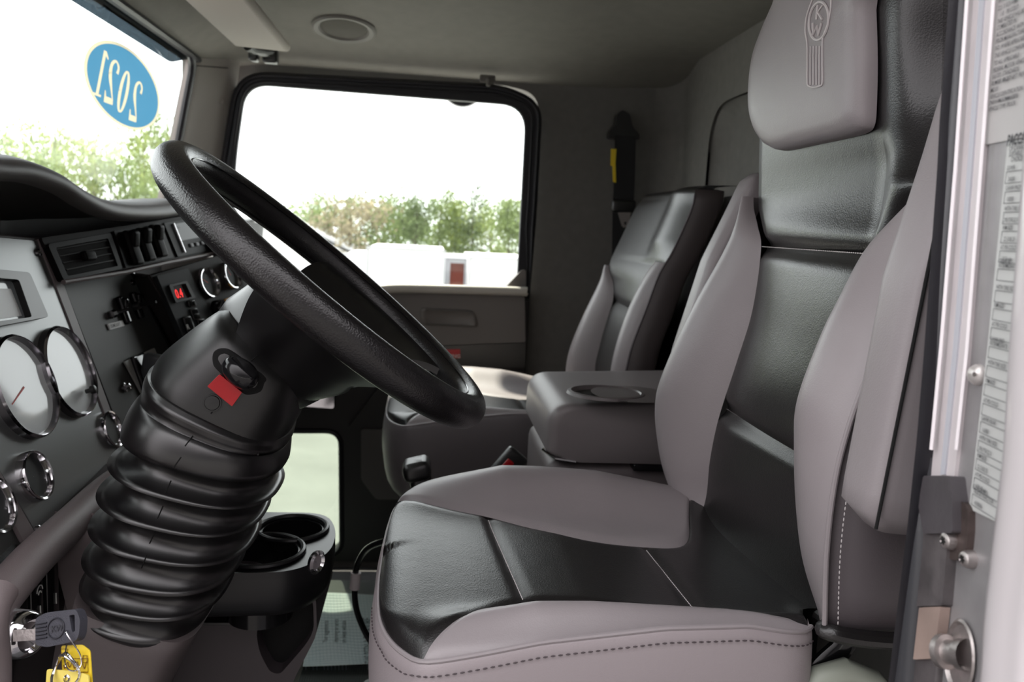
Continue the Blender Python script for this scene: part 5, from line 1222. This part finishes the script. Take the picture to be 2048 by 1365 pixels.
for (s, _), y in zip(lines, yb):
    x = lin(y, [(0, 1994), (60, 1991), (130, 1985), (190, 1978), (224, 1974)]); fitline(g, s, x+2, y, None, .0034)
g.build('lettering', INK, lab)
lab2 = thing('tire_rating_label', 'lower white label of boxed tire and weight ratings on the near jamb', 'label', P(1990, 650, pl=J))
plate('card', jl([(2015, 284), (2060, 276), (2047, 620), (2044, 700), (2004, 1050), (1938, 1018), (1941, 990), (1975, 690)], .0012), LABELW, lab2, t=.0006)
g = G(); gl_ = G()
LX = lambda y: lin(y, [(280, 2016), (440, 2006), (690, 1978), (1000, 1943), (1020, 1941)]); RX = lambda y: lin(y, [(280, 2060), (600, 2050), (690, 2040), (1036, 2002)])
text_g(g, 'PACCAR', .0078, P(2013, 292, pl=(JO+JN*.0022, JN)), U, Z_, bold=.03, width=.62)
for s, y in (('OF CANADA LTD', 303), ('SUITABLE TIRE AND', 314), ('   CHOICE', 325)): fitline(g, s, LX(y)+3, y, None, .0036, shear=.1)
rws = [(341, ['GVWR'], '   26000', 0), (381, ['GAWR FRONT'], '   10000', 0), (422, ['WITH TIRE SIZE'], ' 295/75R22.5', 0), (460, ['RIM SIZE'], '   22.5X8.25', 0), (499, ['AT PSI COLD'], '  110 Single', 0), (526, ['GAWR 1ST', 'INTERMEDIATE'], '', 0), (578, ['WITH TIRE SIZE'], '', 0), (614, ['RIM SIZE'], '', 0), (652, ['AT PSI COLD'], '', 0), (681, ['GAWR 2ND', 'INTERMEDIATE'], '', 0), (728, ['WITH TIRE SIZE'], '', 0), (765, ['RIM SIZE'], '', 0), (804, ['AT PSI COLD'], '', 0), (840, ['GAWR REAR'], '   16000', 0), (878, ['WITH TIRE SIZE'], ' 295/75R22.5', 0), (914, ['RIM SIZE'], '  22.5X8.25', 0), (952, ['AT PSI COLD'], '   100  Dual', 0), (976, ['CHASSIS NO.', 'TRUCK/TRACTOR'], '    430836', 0)]
for y, ss, val, _ in rws:
    for k, s in enumerate(ss): fitline(g, s, LX(y+k*9)+1, y+k*9, None, .0033, shear=0, width=.72)
    yy = y+9*(len(ss)-1)+3; x = LX(yy)+1
    c0 = P(x, yy, pl=(JO+JN*.0022, JN)); w_, h_ = .0235, .0060
    bx = [c0, c0+U*w_, c0+U*w_-Z_*h_, c0-Z_*h_]; gl_.add(*tube(bx, .00016, 4, closed=True))
    if val: text_g(g, val, .0034, c0-Z_*h_*.85, U, Z_, width=.72)
g.build('lettering', INK, lab2); gl_.build('boxes', INK, lab2)

# ================================================================== OUTSIDE
def gz(x, y): return -1.15-.075*max(0, y-1)-.02*max(0, -x-2)
rows = []
gx = [-120, -60, -30, -15, -8, -4, -2, 0, 2, 4, 8, 15, 30, 60, 120]; gy = [-60, -20, -8, -3, 0, 2, 4, 8, 15, 30, 60, 110]
rows = [[V((x, y, gz(x, y))) for y in gy] for x in gx]
st(mk('ground', *gridf(rows), mat('pale_concrete', (.42, .43, .41), .9, bump=.3, bscale=8, var=.10, vscale=1.2), sharp=0), None)
ng_ = [[V((x, y, gz(x, y)+.02)) for y in (-30, -10, -4, -1, .5, 1.2, 2.0)] for x in (-30, -10, -4, -1.5, 0, 1.5, 4, 10, 30)]
st(mk('added_ground_near', *gridf(ng_), mat('added_dark_ground', (.07, .065, .067), .9, bump=.4, bscale=60, var=.2, vscale=3), sharp=0))  # unseen dark ground, added to dim bounce and reflections from the camera side
g = G(); g.add(*rbox((-.1, 1.33, -.33), (1.66, 1.84, .20), .03)); g.add(*rbox((.2, 1.33, -.62), (1.1, 1.2, .42), .03)); g.add(*rbox((-1.5, 1.33, .05), (1.5, 1.5, 1.0), .15)); st(g.build('trim_6', PAINTW, sharp=30))
def boxg(g, x0, x1, y0, y1, z0, z1):
    g.add([V((x, y, z)) for z in (z0, z1) for x, y in ((x0, y0), (x1, y0), (x1, y1), (x0, y1))], [(0, 1, 2, 3), (4, 5, 6, 7), (0, 1, 5, 4), (1, 2, 6, 5), (2, 3, 7, 6), (3, 0, 4, 7)])
WHT = mat('trailer_white', (.80, .80, .82), .5); GRY = mat('trailer_grey', (.45, .46, .48), .6); TYRE = mat('tyre', (.02, .02, .02), .8)
def trailer(x0, x1, ytop, Y, label, name='box_trailer', open_back=False, off=0):
    a, b = P(x0, ytop, Y=Y), P(x1, ytop, Y=Y); zg = gz(a.x, Y)
    t = thing(name, label, 'trailer', (a.x, Y, zg))
    g = G(); boxg(g, a.x, b.x, Y, Y+6, zg+1.0, a.z); 
    if not open_back: g.build('box_body', WHT, t)
    else:
        w = .18; outer = [V((a.x, Y, zg+1)), V((b.x, Y, zg+1)), V((b.x, Y, a.z)), V((a.x, Y, a.z))]; inn = [V((a.x+w, Y, zg+1.1)), V((b.x-w, Y, zg+1.1)), V((b.x-w, Y, a.z-w*1.2)), V((a.x+w, Y, a.z-w*1.2))]
        plate('box_body', outer, GRY, t, [inn], t=6)
        plate('inner_wall', [p+V((0, .5, 0)) for p in inn], mat('cargo_red', (.30, .06, .035), .7), t, t=.05)
    g = G(); g.add(*tube([V((a.x-.02, Y-.03, zg+1)), V((a.x-.02, Y-.03, a.z))], .05, 6)); g.add(*tube([V((b.x+.02, Y-.03, zg+1)), V((b.x+.02, Y-.03, a.z))], .05, 6)); g.add(*tube([V((a.x, Y-.03, a.z)), V((b.x, Y-.03, a.z))], .05, 6)); g.build('corner_rail', GRY, t)
    for k in (.2, .8):
        g = G(); g.add(*lathe(V((a.x+(b.x-a.x)*k, Y+1, zg+.5)), (0, -1, 0), [(0, .5), (.3, .5), (.3, .25), (.25, .0005)], 24)); g.build('wheel', TYRE, t)
    return t
trailer(736, 889, 494, 34, 'largest white box trailer in the far window, left of the open one')
trailer(690, 760, 508, 38, 'lower white box trailer partly behind the largest one')
trailer(893, 938, 516, 36, 'grey framed trailer with open back showing a red inside', open_back=True)
trailer(941, 1075, 514, 33, 'white box trailer at the right end of the far window')
bd = thing('warehouse', 'pale building with low pitched roof beyond the trailers', 'building', P(640, 520, Y=55))
a, b, c_ = P(590, 455, Y=58), P(700, 508, Y=58), P(622, 472, Y=58); zg = gz(0, 58)
pr = [V((a.x-12, 58, zg)), V((a.x-12, 58, a.z-1.5)), V((a.x-1, 58, a.z+.6)), V((b.x, 58, b.z)), V((b.x, 58, zg))]
plate('wall', pr, WHT, bd, t=14)
g = G(); rr = [V((a.x-12.3, 57.5, a.z-1.4)), V((a.x-1, 57.5, a.z+.75)), V((b.x+.3, 57.5, b.z+.12))]; v, f = gridf([rr, [p+V((0, 15, 0)) for p in rr], [p+V((0, 15, .2)) for p in rr], [p+V((0, 0, .2)) for p in rr]], cv=True); g.add(v, f); g.build('roof', mat('roof_pale', (.55, .57, .60), .6), bd)
# trees
def leafmat(n, c, tr=.35):
    m = bpy.data.materials.new(n); m.use_nodes = True; nt = m.node_tree; b = nt.nodes['Principled BSDF']; b.inputs['Roughness'].default_value = .6
    oi = nt.nodes.new('ShaderNodeNewGeometry'); mr = nt.nodes.new('ShaderNodeMapRange'); mr.inputs['To Min'].default_value = .65; mr.inputs['To Max'].default_value = 1.4
    nt.links.new(oi.outputs['Random Per Island'], mr.inputs[0]); vm = nt.nodes.new('ShaderNodeVectorMath'); vm.operation = 'SCALE'; vm.inputs[0].default_value = c
    nt.links.new(mr.outputs[0], vm.inputs['Scale']); nt.links.new(vm.outputs[0], b.inputs['Base Color'])
    tl_ = nt.nodes.new('ShaderNodeBsdfTranslucent'); nt.links.new(vm.outputs[0], tl_.inputs[0]); mx = nt.nodes.new('ShaderNodeMixShader'); mx.inputs[0].default_value = tr
    o = nt.nodes['Material Output']; nt.links.new(b.outputs[0], mx.inputs[1]); nt.links.new(tl_.outputs[0], mx.inputs[2]); nt.links.new(mx.outputs[0], o.inputs[0]); return m
LF = [leafmat('leaf_a', (.22, .28, .12)), leafmat('leaf_b', (.16, .21, .10)), leafmat('leaf_c', (.29, .255, .17)), leafmat('leaf_d', (.30, .36, .12))]
BARK = mat('bark', (.11, .085, .07), .9)
rnd = random.Random(3)
def crown_mesh(kind, nleaf=2500):
    g = G(); cl = []
    nb = 26 if kind == 'bushy' else 22
    for _ in range(nb):
        if kind == 'pine': z = rnd.uniform(.32, 1.0); r = rnd.uniform(0, 1)*(.42*(1.15-z)+.06); s = rnd.uniform(.07, .15)
        else: z = rnd.uniform(.28, .92); r = sqrt(rnd.uniform(0, 1))*.40*sqrt(max(.05, 1-((z-.6)/.42)**2)); s = rnd.uniform(.10, .19)
        a = rnd.uniform(0, 2*pi); cl.append((V((cos(a)*r, sin(a)*r, z)), s))
    for _ in range(nleaf):
        c, s = rnd.choice(cl); d = V((rnd.gauss(0, 1), rnd.gauss(0, 1), rnd.gauss(0, .7)))*s*.62; p = c+d
        u = V((rnd.gauss(0, 1), rnd.gauss(0, 1), rnd.gauss(0, 1))).normalized(); w = u.orthogonal().normalized(); L = rnd.uniform(.010, .022)*(1 if kind != 'pine' else .9)
        g.add([p-u*L, p+w*L*.7, p+u*L, p-w*L*.7], [(0, 1, 2, 3)])
    return g, cl
KINDS = []
for kind in ('bushy', 'bushy', 'pine', 'pine'):
    g, cl = crown_mesh(kind); me = bpy.data.meshes.new('crown'); me.from_pydata([tuple(p) for p in g.v], [], g.f); me.update()
    g2 = G(); g2.add(*tube([V((0, 0, 0)), V((.01, 0, .4)), V((-.01, .01, .85))], [.018, .013, .004], 7))
    for c, s in cl[::3]: g2.add(*tube([V((0, 0, c.z*.7)), c], [.006, .002], 5))
    m2 = bpy.data.meshes.new('trunk'); m2.from_pydata([tuple(p) for p in g2.v], [], g2.f); m2.update(); m2.materials.append(BARK); KINDS.append((me, m2))
MC = {}
def tree(px, ptop, Y, k, lf, label, w=1.0, X=None, group=None):
    tp_ = P(px, ptop, Y=Y) if X is None else P(px, ptop, X=X)
    zg = gz(tp_.x, tp_.y); h = (tp_.z-zg)/.93
    w *= .70 if X is None else .78
    t = thing('pine_tree' if k > 1 else 'tree', label, 'tree', (tp_.x, tp_.y, zg), group); t.scale = (h*w, h*w, h); t.rotation_euler.z = rnd.uniform(0, 6)
    key = (k, lf)
    if key not in MC: m = KINDS[k][0].copy(); m.materials.append(LF[lf]); MC[key] = m
    for nm, m in (('crown', MC[key]), ('trunk', KINDS[k][1])): o = bpy.data.objects.new(nm, m); COL.objects.link(o); o.parent = t
    return t
for x, y, Y, k, lf, w, lb in ((600, 412, 62, 0, 0, 1.1, 'rounded green tree at the left end of the far treeline'), (655, 398, 64, 1, 0, 1.1, 'bushy green tree behind the pale warehouse roof'), (700, 400, 60, 0, 2, 1.2, 'tree with brownish dry foliage over the trailers'),
        (745, 402, 63, 1, 0, 1.2, 'bushy tree just right of the brownish one'), (800, 405, 66, 0, 1, 1.0, 'darker tree behind the tallest pointed one'), (835, 391, 60, 2, 1, .9, 'tallest pointed pine in the middle of the treeline'), (882, 402, 62, 3, 0, .9, 'thin pine right of the tallest pointed pine'),
        (915, 396, 63, 2, 3, .9, 'light green pine above the open trailer'), (948, 392, 61, 3, 1, .9, 'loose layered pine above the trailer gap'), (985, 412, 64, 1, 3, 1.0, 'bright green tree low between two pines'), (1022, 398, 60, 2, 0, 1.0, 'pine tree by the right edge of the far window'), (1065, 404, 60, 0, 0, 1.0, 'tree half hidden by the right window frame'),
        (560, 420, 66, 1, 1, 1.0, 'tree behind the steering wheel rim in the far window')):
    tree(x, y, Y, k, lf, lb, w)
for i, (x, y, k, lf, w, lb) in enumerate(((628, 430, 0, 1, 1.2, 'low tree filling the treeline above the warehouse'), (770, 432, 1, 1, 1.2, 'low dark tree in the gap left of the tallest pine'), (868, 436, 0, 1, 1.2, 'low tree behind the largest trailer'), (965, 438, 1, 1, 1.2, 'low tree behind the trailer at the right'))): tree(x, y, 86, k, lf, lb, w*1.1)
for x, y, X, k, lf, w, lb in ((110, 252, -34, 0, 3, .75, 'leafy tree at the left seen through the windscreen'), (10, 285, -36, 1, 3, .7, 'tree at the photo left edge beyond the windscreen'), (190, 300, -30, 1, 3, .75, 'lower tree between the two windscreen trees'), (290, 258, -30, 0, 3, .75, 'tree beside the far pillar through the windscreen'), (340, 246, -32, 1, 0, .7, 'rightmost tree in the windscreen behind the pillar'), (60, 300, -30, 1, 0, .8, 'low tree just above the dash hood at left'), (250, 322, -27, 0, 0, .8, 'low tree above the dash hood at right')):
    tree(x, y, None, k, lf, lb, w, X=X)
